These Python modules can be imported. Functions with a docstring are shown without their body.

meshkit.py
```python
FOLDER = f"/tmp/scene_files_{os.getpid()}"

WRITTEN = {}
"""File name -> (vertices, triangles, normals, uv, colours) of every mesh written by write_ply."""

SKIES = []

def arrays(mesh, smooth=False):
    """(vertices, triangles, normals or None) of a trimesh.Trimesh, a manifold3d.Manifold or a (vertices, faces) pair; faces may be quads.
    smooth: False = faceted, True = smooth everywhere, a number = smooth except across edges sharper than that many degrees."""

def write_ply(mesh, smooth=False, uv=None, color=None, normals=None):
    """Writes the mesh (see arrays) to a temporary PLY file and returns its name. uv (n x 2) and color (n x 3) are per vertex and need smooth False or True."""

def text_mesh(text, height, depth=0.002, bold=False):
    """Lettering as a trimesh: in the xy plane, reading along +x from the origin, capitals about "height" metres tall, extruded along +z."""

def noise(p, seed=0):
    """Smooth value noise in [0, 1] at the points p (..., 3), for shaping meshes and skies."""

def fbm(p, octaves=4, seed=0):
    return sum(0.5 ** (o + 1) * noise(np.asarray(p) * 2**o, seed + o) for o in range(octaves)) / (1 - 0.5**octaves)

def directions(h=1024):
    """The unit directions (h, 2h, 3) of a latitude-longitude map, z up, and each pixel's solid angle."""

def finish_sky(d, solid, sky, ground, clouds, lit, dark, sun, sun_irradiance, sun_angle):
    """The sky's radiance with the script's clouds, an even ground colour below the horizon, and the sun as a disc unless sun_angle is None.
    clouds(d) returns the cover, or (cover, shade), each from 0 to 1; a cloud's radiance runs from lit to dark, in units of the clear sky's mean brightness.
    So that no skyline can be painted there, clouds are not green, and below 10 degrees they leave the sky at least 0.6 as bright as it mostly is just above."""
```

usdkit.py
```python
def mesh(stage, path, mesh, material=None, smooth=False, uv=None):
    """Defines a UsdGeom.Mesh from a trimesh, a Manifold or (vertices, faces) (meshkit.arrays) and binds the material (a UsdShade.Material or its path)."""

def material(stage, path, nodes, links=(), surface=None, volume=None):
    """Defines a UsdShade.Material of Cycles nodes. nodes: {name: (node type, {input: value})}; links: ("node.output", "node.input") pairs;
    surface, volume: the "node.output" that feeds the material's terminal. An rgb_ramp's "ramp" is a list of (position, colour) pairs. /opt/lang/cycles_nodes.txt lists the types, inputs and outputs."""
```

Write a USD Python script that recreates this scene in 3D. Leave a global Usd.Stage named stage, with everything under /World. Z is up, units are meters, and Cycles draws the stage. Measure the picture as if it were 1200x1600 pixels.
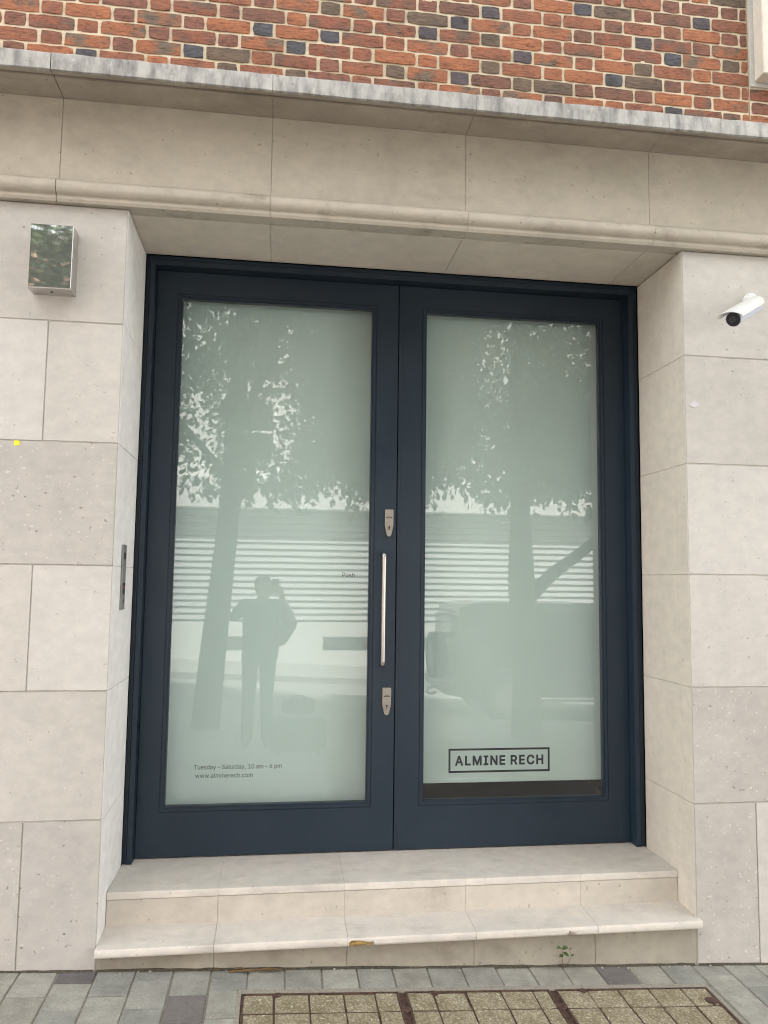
import math, random
import numpy as np
import trimesh
import manifold3d as m3
import shapely.geometry as sg
import usdkit, meshkit
from pxr import Usd, UsdGeom, UsdLux, UsdShade, Gf, Sdf

stage = Usd.Stage.CreateInMemory()
UsdGeom.SetStageUpAxis(stage, UsdGeom.Tokens.z)
UsdGeom.SetStageMetersPerUnit(stage, 1.0)
UsdGeom.Xform.Define(stage, '/World')
UsdGeom.Scope.Define(stage, '/World/Looks')
stage.SetDefaultPrim(stage.GetPrimAtPath('/World'))
RNG = random.Random(7)
NR = np.random.default_rng(11)

# ------------------------------------------------------------------ camera, sky, sun, exposure
EXPOSURE = 2.62
cam = UsdGeom.Camera.Define(stage, '/World/camera')
cam.CreateHorizontalApertureAttr(24.0)
cam.CreateVerticalApertureAttr(32.0)
cam.CreateFocalLengthAttr(24.0 * 1214.42 / 1200)
cam.CreateClippingRangeAttr(Gf.Vec2f(0.01, 400))
cam.CreateExposureAttr(EXPOSURE)
CAM = (-0.979, -3.5, 1.688)
_r = (0.99076032, -0.13502866, 0.01269861); _u = (-0.0246124, -0.08693201, 0.99591016); _w = (0.1333725, 0.98702081, 0.08945217)
cam.AddTransformOp().Set(Gf.Matrix4d(*_r, 0, *_u, 0, *(-x for x in _w), 0, *CAM, 1))

SUN = np.array([0.66, 0.36, 0.60]); SUN /= np.linalg.norm(SUN)
ELEV, ROT = math.asin(SUN[2]), math.atan2(SUN[0], SUN[1])
sun = UsdLux.DistantLight.Define(stage, '/World/sun')
sun.CreateNormalizeAttr(True)
sun.CreateIntensityAttr(1.1)
sun.CreateAngleAttr(1.5)
sun.CreateColorAttr(Gf.Vec3f(1.0, 0.97, 0.92))
_z = SUN; _x = np.cross((0, 0, 1), _z); _x /= np.linalg.norm(_x); _y = np.cross(_z, _x)
sun.AddTransformOp().Set(Gf.Matrix4d(*_x, 0, *_y, 0, *_z, 0, 0, 0, 30, 1))

usdkit.material(stage, '/World/Looks/sky_look', {
    'tc': ('texture_coordinate', {}),
    'sky': ('sky_texture', {'sky_type': 'single_scattering', 'sun_disc': False, 'sun_elevation': ELEV, 'sun_rotation': ROT, 'air_density': 1.0, 'aerosol_density': 4.0}),
    'n': ('noise_texture', {'scale': 2.2, 'detail': 5.0, 'roughness': 0.55}),
    'r': ('rgb_ramp', {'ramp': [(0.3, (0.55, 0.55, 0.55)), (0.65, (0.90, 0.90, 0.90))]}),
    'c': ('rgb_ramp', {'ramp': [(0.3, (5.3, 5.25, 5.1)), (0.7, (7.7, 7.55, 7.3))]}),
    'm': ('mix', {'mix_type': 'mix'}),
    'b': ('background_shader', {'strength': 0.08})},
    [('tc.generated', 'n.vector'), ('n.fac', 'r.fac'), ('n.fac', 'c.fac'), ('r.color', 'm.fac'), ('sky.color', 'm.color1'), ('c.color', 'm.color2'), ('m.color', 'b.color')], surface='b.background')
sky = UsdLux.DomeLight.Define(stage, '/World/sky')
sky.GetPrim().SetCustomDataByKey('kind', 'structure')
UsdShade.MaterialBindingAPI.Apply(sky.GetPrim()).Bind(UsdShade.Material.Get(stage, '/World/Looks/sky_look'))

# ------------------------------------------------------------------ helpers
used = {}
def numbered(parent, name):
    k = f'{parent}/{name}'
    n = used.get(k, 0); used[k] = n + 1
    return k if n == 0 else f'{k}_{n:03d}'

def pathof(p):
    return '/World' if p is None else str(p.GetPath())

def tag(p, label=None, cat=None, group=None, kind=None):
    for k, v in (('label', label), ('category', cat), ('group', group), ('kind', kind)):
        if v: p.SetCustomDataByKey(k, v)
    return p

def thing(name, label=None, cat=None, loc=(0, 0, 0), rz=0.0, parent=None, **kw):
    x = UsdGeom.Xform.Define(stage, numbered(pathof(parent), name))
    if tuple(loc) != (0, 0, 0) or rz:
        x.AddTranslateOp().Set(Gf.Vec3d(*loc))
        if rz: x.AddRotateZOp().Set(math.degrees(rz))
    return tag(x.GetPrim(), label, cat, **kw)

def obj(name, mesh, mat, parent=None, smooth=30, label=None, cat=None, group=None, kind=None):
    if isinstance(mesh, list): mesh = trimesh.util.concatenate(mesh)
    p = usdkit.mesh(stage, numbered(pathof(parent), name), mesh, M[mat], smooth=smooth).GetPrim()
    return tag(p, label, cat, group, kind)

def tm(m):
    a = m.to_mesh()
    return trimesh.Trimesh(a.vert_properties[:, :3], a.tri_verts, process=False)

def cbox(x0, x1, y0, y1, z0, z1, ch=0.0):
    if ch <= 0:
        return trimesh.creation.box(bounds=[[x0, y0, z0], [x1, y1, z1]])
    pts = []
    for sx in (0, 1):
        for sy in (0, 1):
            for sz in (0, 1):
                c = [(x0, x1)[sx], (y0, y1)[sy], (z0, z1)[sz]]
                d = [(1, -1)[sx] * ch, (1, -1)[sy] * ch, (1, -1)[sz] * ch]
                for k in range(3):
                    q = [c[i] + d[i] for i in range(3)]; q[k] = c[k]
                    pts.append(q)
    return tm(m3.Manifold.hull_points(np.array(pts)))

def mbox(x0, x1, y0, y1, z0, z1):
    return m3.Manifold.cube((x1 - x0, y1 - y0, z1 - z0)).translate((x0, y0, z0))

def hull(spheres, seg=12):
    ms = [m3.Manifold.sphere(r, seg).translate(tuple(map(float, p))) for p, r in spheres]
    return m3.Manifold.batch_hull(ms)

def extrude_x(profile, x0, x1):
    """profile: (y, z) polygon -> solid running along x"""
    m = trimesh.creation.extrude_polygon(sg.Polygon(profile), x1 - x0, engine='earcut')
    v = np.array(m.vertices)
    return trimesh.Trimesh(np.column_stack([v[:, 2] + x0, v[:, 0], v[:, 1]]), m.faces, process=False)

def tube(pts, radii, n=10, caps=True):
    pts = np.asarray(pts, float); k = len(pts)
    radii = np.full(k, radii) if np.ndim(radii) == 0 else np.asarray(radii, float)
    V = []; F = []; prev = None
    for i in range(k):
        t = pts[min(i + 1, k - 1)] - pts[max(i - 1, 0)]
        if np.linalg.norm(t) < 1e-9: t = pts[-1] - pts[0]
        t /= np.linalg.norm(t)
        a = np.cross(t, (0, 0, 1) if abs(t[2]) < 0.9 else (1, 0, 0)) if prev is None else prev - t * (prev @ t)
        a /= np.linalg.norm(a); prev = a; b = np.cross(t, a)
        for j in range(n):
            g = 2 * math.pi * j / n
            V.append(pts[i] + radii[i] * (math.cos(g) * a + math.sin(g) * b))
    for i in range(k - 1):
        for j in range(n):
            p, q = i * n + j, i * n + (j + 1) % n
            F += [[p, q, q + n], [p, q + n, p + n]]
    if caps:
        V += [pts[0], pts[-1]]; c0, c1 = len(V) - 2, len(V) - 1
        for j in range(n):
            F += [[c0, (j + 1) % n, j], [c1, (k - 1) * n + j, (k - 1) * n + (j + 1) % n]]
    return trimesh.Trimesh(np.array(V), np.array(F), process=False)

def cyl(p0, p1, r, n=24):
    return tube([p0, p1], r, n)

# ------------------------------------------------------------------ materials
M = {}
def mat(name, nodes, links, surface='p.BSDF', volume=None):
    M[name] = usdkit.material(stage, f'/World/Looks/{name}', nodes, links, surface=surface, volume=volume)

def plain(name, col, rough=0.5, metal=0.0, spec=0.5, coat=0.0, bump=0.0, bscale=200.0, var=0.0):
    nodes = {'p': ('principled_bsdf', {'base_color': col, 'roughness': rough, 'metallic': metal, 'specular_ior_level': spec, 'coat_weight': coat})}
    links = []
    if bump or var:
        nodes['g'] = ('geometry', {}); nodes['n'] = ('noise_texture', {'scale': bscale, 'detail': 3.0})
        links += [('g.position', 'n.vector')]
    if bump:
        nodes['b'] = ('bump', {'strength': bump, 'distance': 0.001}); links += [('n.fac', 'b.height'), ('b.normal', 'p.normal')]
    if var:
        lo = tuple(c * (1 - var) for c in col); hi = tuple(min(1, c * (1 + var)) for c in col)
        nodes['r'] = ('rgb_ramp', {'ramp': [(0.3, lo), (0.7, hi)]}); links += [('n.fac', 'r.fac'), ('r.color', 'p.base_color')]
    mat(name, nodes, links)

def stone(name, col, blotch=0.10, pits=0.5, flecks=0.3, off=0.0, grime=None, gscale=(3, 3, 3), glo=0.55, ghi=0.75, rough=0.75, streak=None, bumpk=0.35):
    """limestone: broad cloudy tone, fine grain, dark pits, pale shell flecks, optional grime patches of their own shape"""
    c = np.array(col)
    n = {'g': ('geometry', {}),
         'map': ('mapping', {'location': (off, off * 0.7, off * 1.3)}),
         'n1': ('noise_texture', {'scale': 2.6, 'detail': 5.0, 'roughness': 0.6}),
         'r1': ('rgb_ramp', {'ramp': [(0.3, tuple(c * (1 - blotch))), (0.5, tuple(c)), (0.72, tuple(c * (1 + blotch)))]}),
         'mapb': ('mapping', {'location': (off, 0, 0), 'scale': (8.0, 8.0, 12.0)}),
         'n2': ('noise_texture', {'scale': 1.6, 'detail': 6.0, 'roughness': 0.65}),
         'r2': ('rgb_ramp', {'ramp': [(0.3, (0.90, 0.90, 0.91)), (0.7, (1.07, 1.06, 1.04))]}),
         'm1': ('mix', {'mix_type': 'multiply', 'fac': 1.0}),
         'n3': ('noise_texture', {'scale': 42.0, 'detail': 2.0, 'roughness': 0.5}),
         'r3': ('rgb_ramp', {'ramp': [(0.255, (1, 1, 1)), (0.30, (0, 0, 0))]}),
         'k3': ('math', {'math_type': 'multiply', 'value2': pits}),
         'm2': ('mix', {'mix_type': 'mix', 'color2': tuple(c * 0.35)}),
         'n4': ('noise_texture', {'scale': 60.0, 'detail': 2.0, 'roughness': 0.5}),
         'r4': ('rgb_ramp', {'ramp': [(0.66, (0, 0, 0)), (0.72, (1, 1, 1))]}),
         'k4': ('math', {'math_type': 'multiply', 'value2': flecks}),
         'm3': ('mix', {'mix_type': 'mix', 'color2': tuple(np.minimum(c * 1.45, 0.85))}),
         'n5': ('noise_texture', {'scale': 260.0, 'detail': 3.0}),
         'b': ('bump', {'strength': bumpk, 'distance': 0.0015}),
         'b2': ('bump', {'strength': 0.6, 'distance': 0.002, 'invert': True}),
         'p': ('principled_bsdf', {'roughness': rough, 'specular_ior_level': 0.25})}
    l = [('g.position', 'map.vector'), ('map.vector', 'n1.vector'), ('n1.fac', 'r1.fac'), ('g.position', 'mapb.vector'), ('mapb.vector', 'n2.vector'), ('n2.fac', 'r2.fac'),
         ('r1.color', 'm1.color1'), ('r2.color', 'm1.color2'), ('map.vector', 'n3.vector'), ('n3.fac', 'r3.fac'), ('r3.color', 'k3.value1'), ('k3.value', 'm2.fac'),
         ('m1.color', 'm2.color1'), ('map.vector', 'n4.vector'), ('n4.fac', 'r4.fac'), ('r4.color', 'k4.value1'), ('k4.value', 'm3.fac'), ('m2.color', 'm3.color1'),
         ('map.vector', 'n5.vector'), ('n5.fac', 'b.height'), ('k3.value', 'b2.height'), ('b.normal', 'b2.normal'), ('b2.normal', 'p.normal')]
    last = 'm3.color'
    if grime:
        n['mg'] = ('mapping', {'location': (off + 3.1, 0, 0), 'scale': gscale})
        n['ng'] = ('noise_texture', {'scale': 1.0, 'detail': 6.0, 'roughness': 0.62})
        n['rg'] = ('rgb_ramp', {'ramp': [(glo, (0, 0, 0)), (ghi, (0.85, 0.85, 0.85))]})
        n['mgx'] = ('mix', {'mix_type': 'mix', 'color2': grime})
        l += [('g.position', 'mg.vector'), ('mg.vector', 'ng.vector'), ('ng.fac', 'rg.fac'), ('rg.color', 'mgx.fac'), (last, 'mgx.color1')]
        last = 'mgx.color'
    l.append((last, 'p.base_color'))
    mat(name, n, l)

for i, c in enumerate([(0.465, 0.443, 0.412), (0.51, 0.49, 0.462), (0.42, 0.398, 0.37), (0.49, 0.468, 0.435), (0.43, 0.415, 0.39)]):
    stone(f'limestone_{"abcde"[i]}', c, blotch=(0.08, 0.05, 0.10, 0.06, 0.10)[i], pits=(0.75, 0.3, 0.6, 0.4, 0.8)[i], flecks=(0.3, 0.15, 0.7, 0.15, 0.3)[i], off=3.7 * i)
stone('lit_reveal_limestone', (0.77, 0.76, 0.75), blotch=0.04, pits=0.15, flecks=0.1, off=24.0)  # left reveal stone, whitened so its colour carries the light from the right
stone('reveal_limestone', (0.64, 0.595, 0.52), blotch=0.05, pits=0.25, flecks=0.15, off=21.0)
stone('frieze_limestone', (0.43, 0.392, 0.325), blotch=0.09, pits=0.45, flecks=0.15, off=33.0, grime=(0.27, 0.235, 0.185), gscale=(1.3, 1.3, 2.6), glo=0.52, ghi=0.80)  # base toned down partly for shade under the cornice, partly for dirt
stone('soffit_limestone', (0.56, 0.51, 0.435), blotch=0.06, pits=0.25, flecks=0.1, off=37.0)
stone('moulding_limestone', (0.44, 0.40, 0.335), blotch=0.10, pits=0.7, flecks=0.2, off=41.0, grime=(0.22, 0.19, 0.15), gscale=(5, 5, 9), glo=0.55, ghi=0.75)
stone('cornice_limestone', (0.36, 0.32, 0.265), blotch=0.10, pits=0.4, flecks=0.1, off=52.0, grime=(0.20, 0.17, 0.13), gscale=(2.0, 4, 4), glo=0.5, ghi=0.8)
stone('weathered_limestone', (0.43, 0.42, 0.40), blotch=0.12, pits=0.5, flecks=0.5, off=61.0, grime=(0.15, 0.145, 0.142), gscale=(24.0, 6, 7.0), glo=0.42, ghi=0.68)
stone('step_limestone', (0.585, 0.552, 0.505), blotch=0.07, pits=0.35, flecks=0.2, off=70.0, grime=(0.36, 0.33, 0.295), gscale=(5.0, 9, 9), glo=0.54, ghi=0.85)
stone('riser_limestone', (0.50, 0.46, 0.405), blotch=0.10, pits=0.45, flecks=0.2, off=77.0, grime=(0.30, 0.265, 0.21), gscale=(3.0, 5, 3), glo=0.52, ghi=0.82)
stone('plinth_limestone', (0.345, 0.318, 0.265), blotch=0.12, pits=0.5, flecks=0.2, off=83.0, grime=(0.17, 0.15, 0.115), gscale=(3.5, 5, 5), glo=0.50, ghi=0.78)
plain('stone_joint', (0.50, 0.465, 0.41), 0.9, var=0.35, bscale=9.0)
plain('step_joint', (0.44, 0.40, 0.335), 0.9, var=0.25, bscale=14.0)
plain('lime_mortar', (0.60, 0.51, 0.375), 0.9, bump=0.6, bscale=180.0, var=0.14)

def brick_mat(name, c1, c2, off, patch=(0.45, 0.62)):
    mat(name, {'g': ('geometry', {}), 'oi': ('object_info', {}),
        'map': ('mapping', {'location': (off, off, off), 'scale': (10, 10, 14)}),
        'n': ('noise_texture', {'scale': 1.0, 'detail': 4.0, 'roughness': 0.6}),
        'r': ('rgb_ramp', {'ramp': [(patch[0], c1), (patch[1], c2)]}),
        'map2': ('mapping', {'location': (off, 0, 0), 'rotation': (0, 0.35, 0), 'scale': (30, 30, 110)}),
        'n2': ('noise_texture', {'scale': 1.0, 'detail': 5.0, 'roughness': 0.65, 'distortion': 0.8}),
        'r2': ('rgb_ramp', {'ramp': [(0.31, (0.38, 0.36, 0.35)), (0.45, (0.90, 0.90, 0.90)), (0.70, (1.25, 1.2, 1.12))]}),
        'm': ('mix', {'mix_type': 'multiply', 'fac': 1.0}),
        'b': ('bump', {'strength': 1.0, 'distance': 0.007}),
        'p': ('principled_bsdf', {'roughness': 0.85, 'specular_ior_level': 0.2})},
        [('g.position', 'map.vector'), ('map.vector', 'n.vector'), ('n.fac', 'r.fac'), ('g.position', 'map2.vector'), ('map2.vector', 'n2.vector'), ('n2.fac', 'r2.fac'),
         ('r.color', 'm.color1'), ('r2.color', 'm.color2'), ('m.color', 'p.base_color'), ('n2.fac', 'b.height'), ('b.normal', 'p.normal')])
BR = [('brick_orange', (0.38, 0.158, 0.087), (0.31, 0.132, 0.08), 1.0), ('brick_red', (0.31, 0.132, 0.083), (0.24, 0.113, 0.078), 5.0), ('brick_red_dark', (0.27, 0.113, 0.076), (0.16, 0.112, 0.09), 9.0),
      ('brick_mixed', (0.35, 0.145, 0.083), (0.17, 0.134, 0.106), 13.0), ('brick_brown', (0.21, 0.11, 0.08), (0.16, 0.095, 0.075), 17.0), ('brick_grey', (0.17, 0.125, 0.095), (0.13, 0.10, 0.08), 21.0),
      ('brick_rose', (0.25, 0.118, 0.088), (0.19, 0.10, 0.078), 25.0)]
for b in BR: brick_mat(b[0], b[1], b[2], b[3])
brick_mat('brick_blue', (0.115, 0.095, 0.104), (0.085, 0.076, 0.086), 31.0)
brick_mat('brick_slate', (0.10, 0.10, 0.115), (0.075, 0.07, 0.075), 35.0)
mat('far_brick', {'g': ('geometry', {}), 'map': ('mapping', {'rotation': (math.pi / 2, 0, 0)}),
    'bt': ('brick_texture', {'scale': 1.0, 'brick_width': 0.225, 'row_height': 0.0722, 'mortar_size': 0.007, 'color1': (0.36, 0.11, 0.06), 'color2': (0.18, 0.10, 0.075), 'mortar': (0.55, 0.47, 0.35)}),
    'p': ('principled_bsdf', {'roughness': 0.85})}, [('g.position', 'map.vector'), ('map.vector', 'bt.vector'), ('bt.color', 'p.base_color')])

mat('door_paint', {'g': ('geometry', {}), 'n': ('noise_texture', {'scale': 3.0, 'detail': 6.0, 'roughness': 0.65}),
    'r': ('rgb_ramp', {'ramp': [(0.3, (0.0098, 0.0190, 0.0310)), (0.7, (0.0126, 0.0236, 0.0370))]}),
    'rr': ('rgb_ramp', {'ramp': [(0.3, (0.34, 0.34, 0.34)), (0.7, (0.54, 0.54, 0.54))]}),
    'n2': ('noise_texture', {'scale': 420.0, 'detail': 2.0}), 'b': ('bump', {'strength': 0.10, 'distance': 0.0006}),
    'p': ('principled_bsdf', {'specular_ior_level': 0.38})},
    [('g.position', 'n.vector'), ('n.fac', 'r.fac'), ('r.color', 'p.base_color'), ('n.fac', 'rr.fac'), ('rr.color', 'p.roughness'), ('g.position', 'n2.vector'), ('n2.fac', 'b.height'), ('b.normal', 'p.normal')])
plain('dark_gap', (0.01, 0.012, 0.015), 0.8)
plain('vinyl', (0.012, 0.016, 0.018), 0.5)
plain('satin_steel', (0.33, 0.305, 0.27), 0.48, metal=1.0, bump=0.15, bscale=300)
plain('bright_steel', (0.50, 0.485, 0.465), 0.22, metal=1.0)
mat('mirror_steel', {'g': ('geometry', {}), 'map': ('mapping', {'scale': (900, 900, 14)}), 'n': ('noise_texture', {'scale': 1.0, 'detail': 2.0}),
    'n2': ('noise_texture', {'scale': 16.0, 'detail': 3.0}), 'b': ('bump', {'strength': 0.02, 'distance': 0.0004}), 'b2': ('bump', {'strength': 0.04, 'distance': 0.003}),
    'p': ('principled_bsdf', {'metallic': 0.92, 'base_color': (0.66, 0.70, 0.68), 'roughness': 0.02})},
    [('g.position', 'map.vector'), ('map.vector', 'n.vector'), ('n.fac', 'b.height'), ('g.position', 'n2.vector'), ('n2.fac', 'b2.height'), ('b.normal', 'b2.normal'), ('b2.normal', 'p.normal')])
plain('brushed_steel', (0.58, 0.56, 0.54), 0.38, metal=1.0, bump=0.1, bscale=500)
plain('panel_steel', (0.24, 0.24, 0.23), 0.5, metal=0.4)
plain('black_plastic', (0.015, 0.015, 0.017), 0.3)
plain('lens_glass', (0.008, 0.009, 0.012), 0.06, coat=1.0)
plain('white_plastic', (0.74, 0.74, 0.72), 0.4)
plain('pale_plastic', (0.46, 0.49, 0.56), 0.35)
plain('old_filler', (0.54, 0.54, 0.56), 0.9)
plain('red_plastic', (0.25, 0.04, 0.035), 0.4)
plain('yellow_paper', (0.80, 0.78, 0.02), 0.6)
plain('foam_filler', (0.42, 0.29, 0.10), 0.9, bump=1.0, bscale=90, var=0.35)
plain('blind_fabric', (0.59, 0.61, 0.60), 0.85, var=0.015, bscale=3.0)
plain('hall_paint', (0.025, 0.025, 0.025), 0.9)
TINT = (0.936, 0.986, 0.974)
mat('window_glass', {'g': ('geometry', {}), 'f': ('fresnel', {'IOR': 1.5}), 'inv': ('math', {'math_type': 'subtract', 'value1': 1.0}), 'k': ('math', {'math_type': 'multiply', 'value2': 1.9, 'use_clamp': True}),
    'mm': ('math', {'math_type': 'multiply'}), 't': ('transparent_bsdf', {'color': TINT}), 'gl': ('glossy_bsdf', {'color': (1, 1, 1), 'roughness': 0.012}), 'x': ('mix_closure', {})},
    [('g.backfacing', 'inv.value2'), ('f.fac', 'k.value1'), ('k.value', 'mm.value1'), ('inv.value', 'mm.value2'), ('mm.value', 'x.fac'), ('t.BSDF', 'x.closure1'), ('gl.BSDF', 'x.closure2')], surface='x.closure')

def paver_mat(name, c, off):
    c = np.array(c)
    mat(name, {'g': ('geometry', {}), 'map': ('mapping', {'location': (off, off, 0)}), 'n': ('noise_texture', {'scale': 9.0, 'detail': 6.0, 'roughness': 0.65}),
        'r': ('rgb_ramp', {'ramp': [(0.3, tuple(c * 0.72)), (0.55, tuple(c)), (0.75, tuple(c * 1.22))]}),
        'n2': ('noise_texture', {'scale': 160.0, 'detail': 3.0}), 'r2': ('rgb_ramp', {'ramp': [(0.3, (0.82, 0.82, 0.82)), (0.7, (1.12, 1.12, 1.12))]}), 'm': ('mix', {'mix_type': 'multiply', 'fac': 1.0}),
        'b': ('bump', {'strength': 0.5, 'distance': 0.003}), 'p': ('principled_bsdf', {'roughness': 0.7, 'specular_ior_level': 0.35})},
        [('g.position', 'map.vector'), ('map.vector', 'n.vector'), ('n.fac', 'r.fac'), ('map.vector', 'n2.vector'), ('n2.fac', 'r2.fac'), ('r.color', 'm.color1'), ('r2.color', 'm.color2'), ('m.color', 'p.base_color'), ('n.fac', 'b.height'), ('b.normal', 'p.normal')])
PV = [(0.29, 0.288, 0.258), (0.335, 0.328, 0.292), (0.265, 0.268, 0.245), (0.31, 0.30, 0.262), (0.17, 0.155, 0.152), (0.13, 0.118, 0.122)]
for i, c in enumerate(PV): paver_mat(f'paving_{"abcdef"[i]}', c, 2.3 * i)
plain('paving_sand', (0.23, 0.21, 0.175), 0.95, bump=0.8, bscale=150, var=0.3)
mat('far_paving', {'g': ('geometry', {}), 'bt': ('brick_texture', {'scale': 1.0, 'brick_width': 0.2, 'row_height': 0.153, 'mortar_size': 0.006, 'color1': (0.40, 0.39, 0.37), 'color2': (0.33, 0.325, 0.31), 'mortar': (0.24, 0.225, 0.20)}),
    'map': ('mapping', {'rotation': (0, 0, math.pi / 2)}), 'p': ('principled_bsdf', {'roughness': 0.75})}, [('g.position', 'map.vector'), ('map.vector', 'bt.vector'), ('bt.color', 'p.base_color')])
plain('asphalt', (0.075, 0.075, 0.075), 0.85, bump=0.6, bscale=120, var=0.2)
plain('road_setts', (0.30, 0.29, 0.275), 0.8, bump=0.6, bscale=40, var=0.25)
plain('kerb_granite', (0.30, 0.29, 0.28), 0.7, var=0.15, bscale=60)
plain('earth', (0.09, 0.08, 0.065), 0.95)
mat('aggregate', {'g': ('geometry', {}), 'v': ('voronoi_texture', {'scale': 95.0}), 'n': ('noise_texture', {'scale': 12.0, 'detail': 5.0}),
    'r': ('rgb_ramp', {'ramp': [(0.3, (0.27, 0.235, 0.15)), (0.6, (0.39, 0.35, 0.255)), (0.8, (0.47, 0.43, 0.33))]}),
    'rv': ('rgb_ramp', {'ramp': [(0.0, (1.35, 1.3, 1.25)), (0.25, (1.0, 1.0, 1.0)), (0.6, (0.62, 0.60, 0.55))]}),
    'n3': ('noise_texture', {'scale': 70.0, 'detail': 1.0}), 'r3': ('rgb_ramp', {'ramp': [(0.68, (0, 0, 0)), (0.72, (0.8, 0.8, 0.8))]}), 'mx': ('mix', {'mix_type': 'mix', 'color2': (0.62, 0.58, 0.48)}),
    'm': ('mix', {'mix_type': 'multiply', 'fac': 1.0}), 'b': ('bump', {'strength': 0.8, 'distance': 0.003, 'invert': True}), 'p': ('principled_bsdf', {'roughness': 0.7})},
    [('g.position', 'v.vector'), ('g.position', 'n.vector'), ('g.position', 'n3.vector'), ('n.fac', 'r.fac'), ('v.distance', 'rv.fac'), ('r.color', 'm.color1'), ('rv.color', 'm.color2'), ('n3.fac', 'r3.fac'), ('r3.color', 'mx.fac'), ('m.color', 'mx.color1'), ('mx.color', 'p.base_color'), ('v.distance', 'b.height'), ('b.normal', 'p.normal')])
plain('rusty_iron', (0.085, 0.05, 0.038), 0.75, metal=0.25, bump=0.6, bscale=60, var=0.45)
plain('cover_surround', (0.27, 0.25, 0.21), 0.85, bump=0.5, bscale=90, var=0.2)
plain('foot_dirt', (0.075, 0.066, 0.048), 0.95, bump=0.8, bscale=120, var=0.4)
plain('dead_leaf', (0.16, 0.10, 0.04), 0.8)
plain('grit', (0.42, 0.39, 0.33), 0.9)
def leaf_mat(name, c, t):
    mat(name, {'p': ('principled_bsdf', {'base_color': c, 'roughness': 0.45}), 't': ('translucent_bsdf', {'color': t}), 'x': ('mix_closure', {'fac': 0.3})}, [('p.BSDF', 'x.closure1'), ('t.BSDF', 'x.closure2')], surface='x.closure')
leaf_mat('leaf', (0.05, 0.075, 0.022), (0.13, 0.18, 0.03))
leaf_mat('weed_leaf', (0.07, 0.12, 0.035), (0.10, 0.18, 0.04))
plain('weed_stem', (0.16, 0.10, 0.06), 0.8)
plain('bark', (0.06, 0.052, 0.043), 0.9, bump=0.8, bscale=30, var=0.25)
plain('white_render', (0.82, 0.81, 0.79), 0.8)
plain('pale_plinth', (0.62, 0.62, 0.60), 0.8, var=0.06, bscale=2.0)
plain('shutter_back', (0.24, 0.25, 0.25), 0.6)
plain('shutter_metal', (0.50, 0.51, 0.51), 0.5)
plain('dark_opening', (0.05, 0.055, 0.06), 0.4)
plain('car_paint', (0.018, 0.020, 0.020), 0.28, coat=0.6)
plain('car_glass', (0.012, 0.014, 0.015), 0.05)
plain('rubber', (0.02, 0.02, 0.02), 0.85)
plain('red_lamp', (0.25, 0.015, 0.01), 0.2)
plain('chrome', (0.80, 0.80, 0.80), 0.12, metal=1.0)
plain('skin', (0.36, 0.22, 0.16), 0.55)
plain('navy_cloth', (0.030, 0.033, 0.042), 0.9)
plain('black_cloth', (0.020, 0.020, 0.023), 0.9)
plain('hair', (0.022, 0.016, 0.012), 0.7)
plain('shoe_leather', (0.03, 0.022, 0.018), 0.5)
plain('luggage_shell', (0.028, 0.030, 0.034), 0.45)

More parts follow.
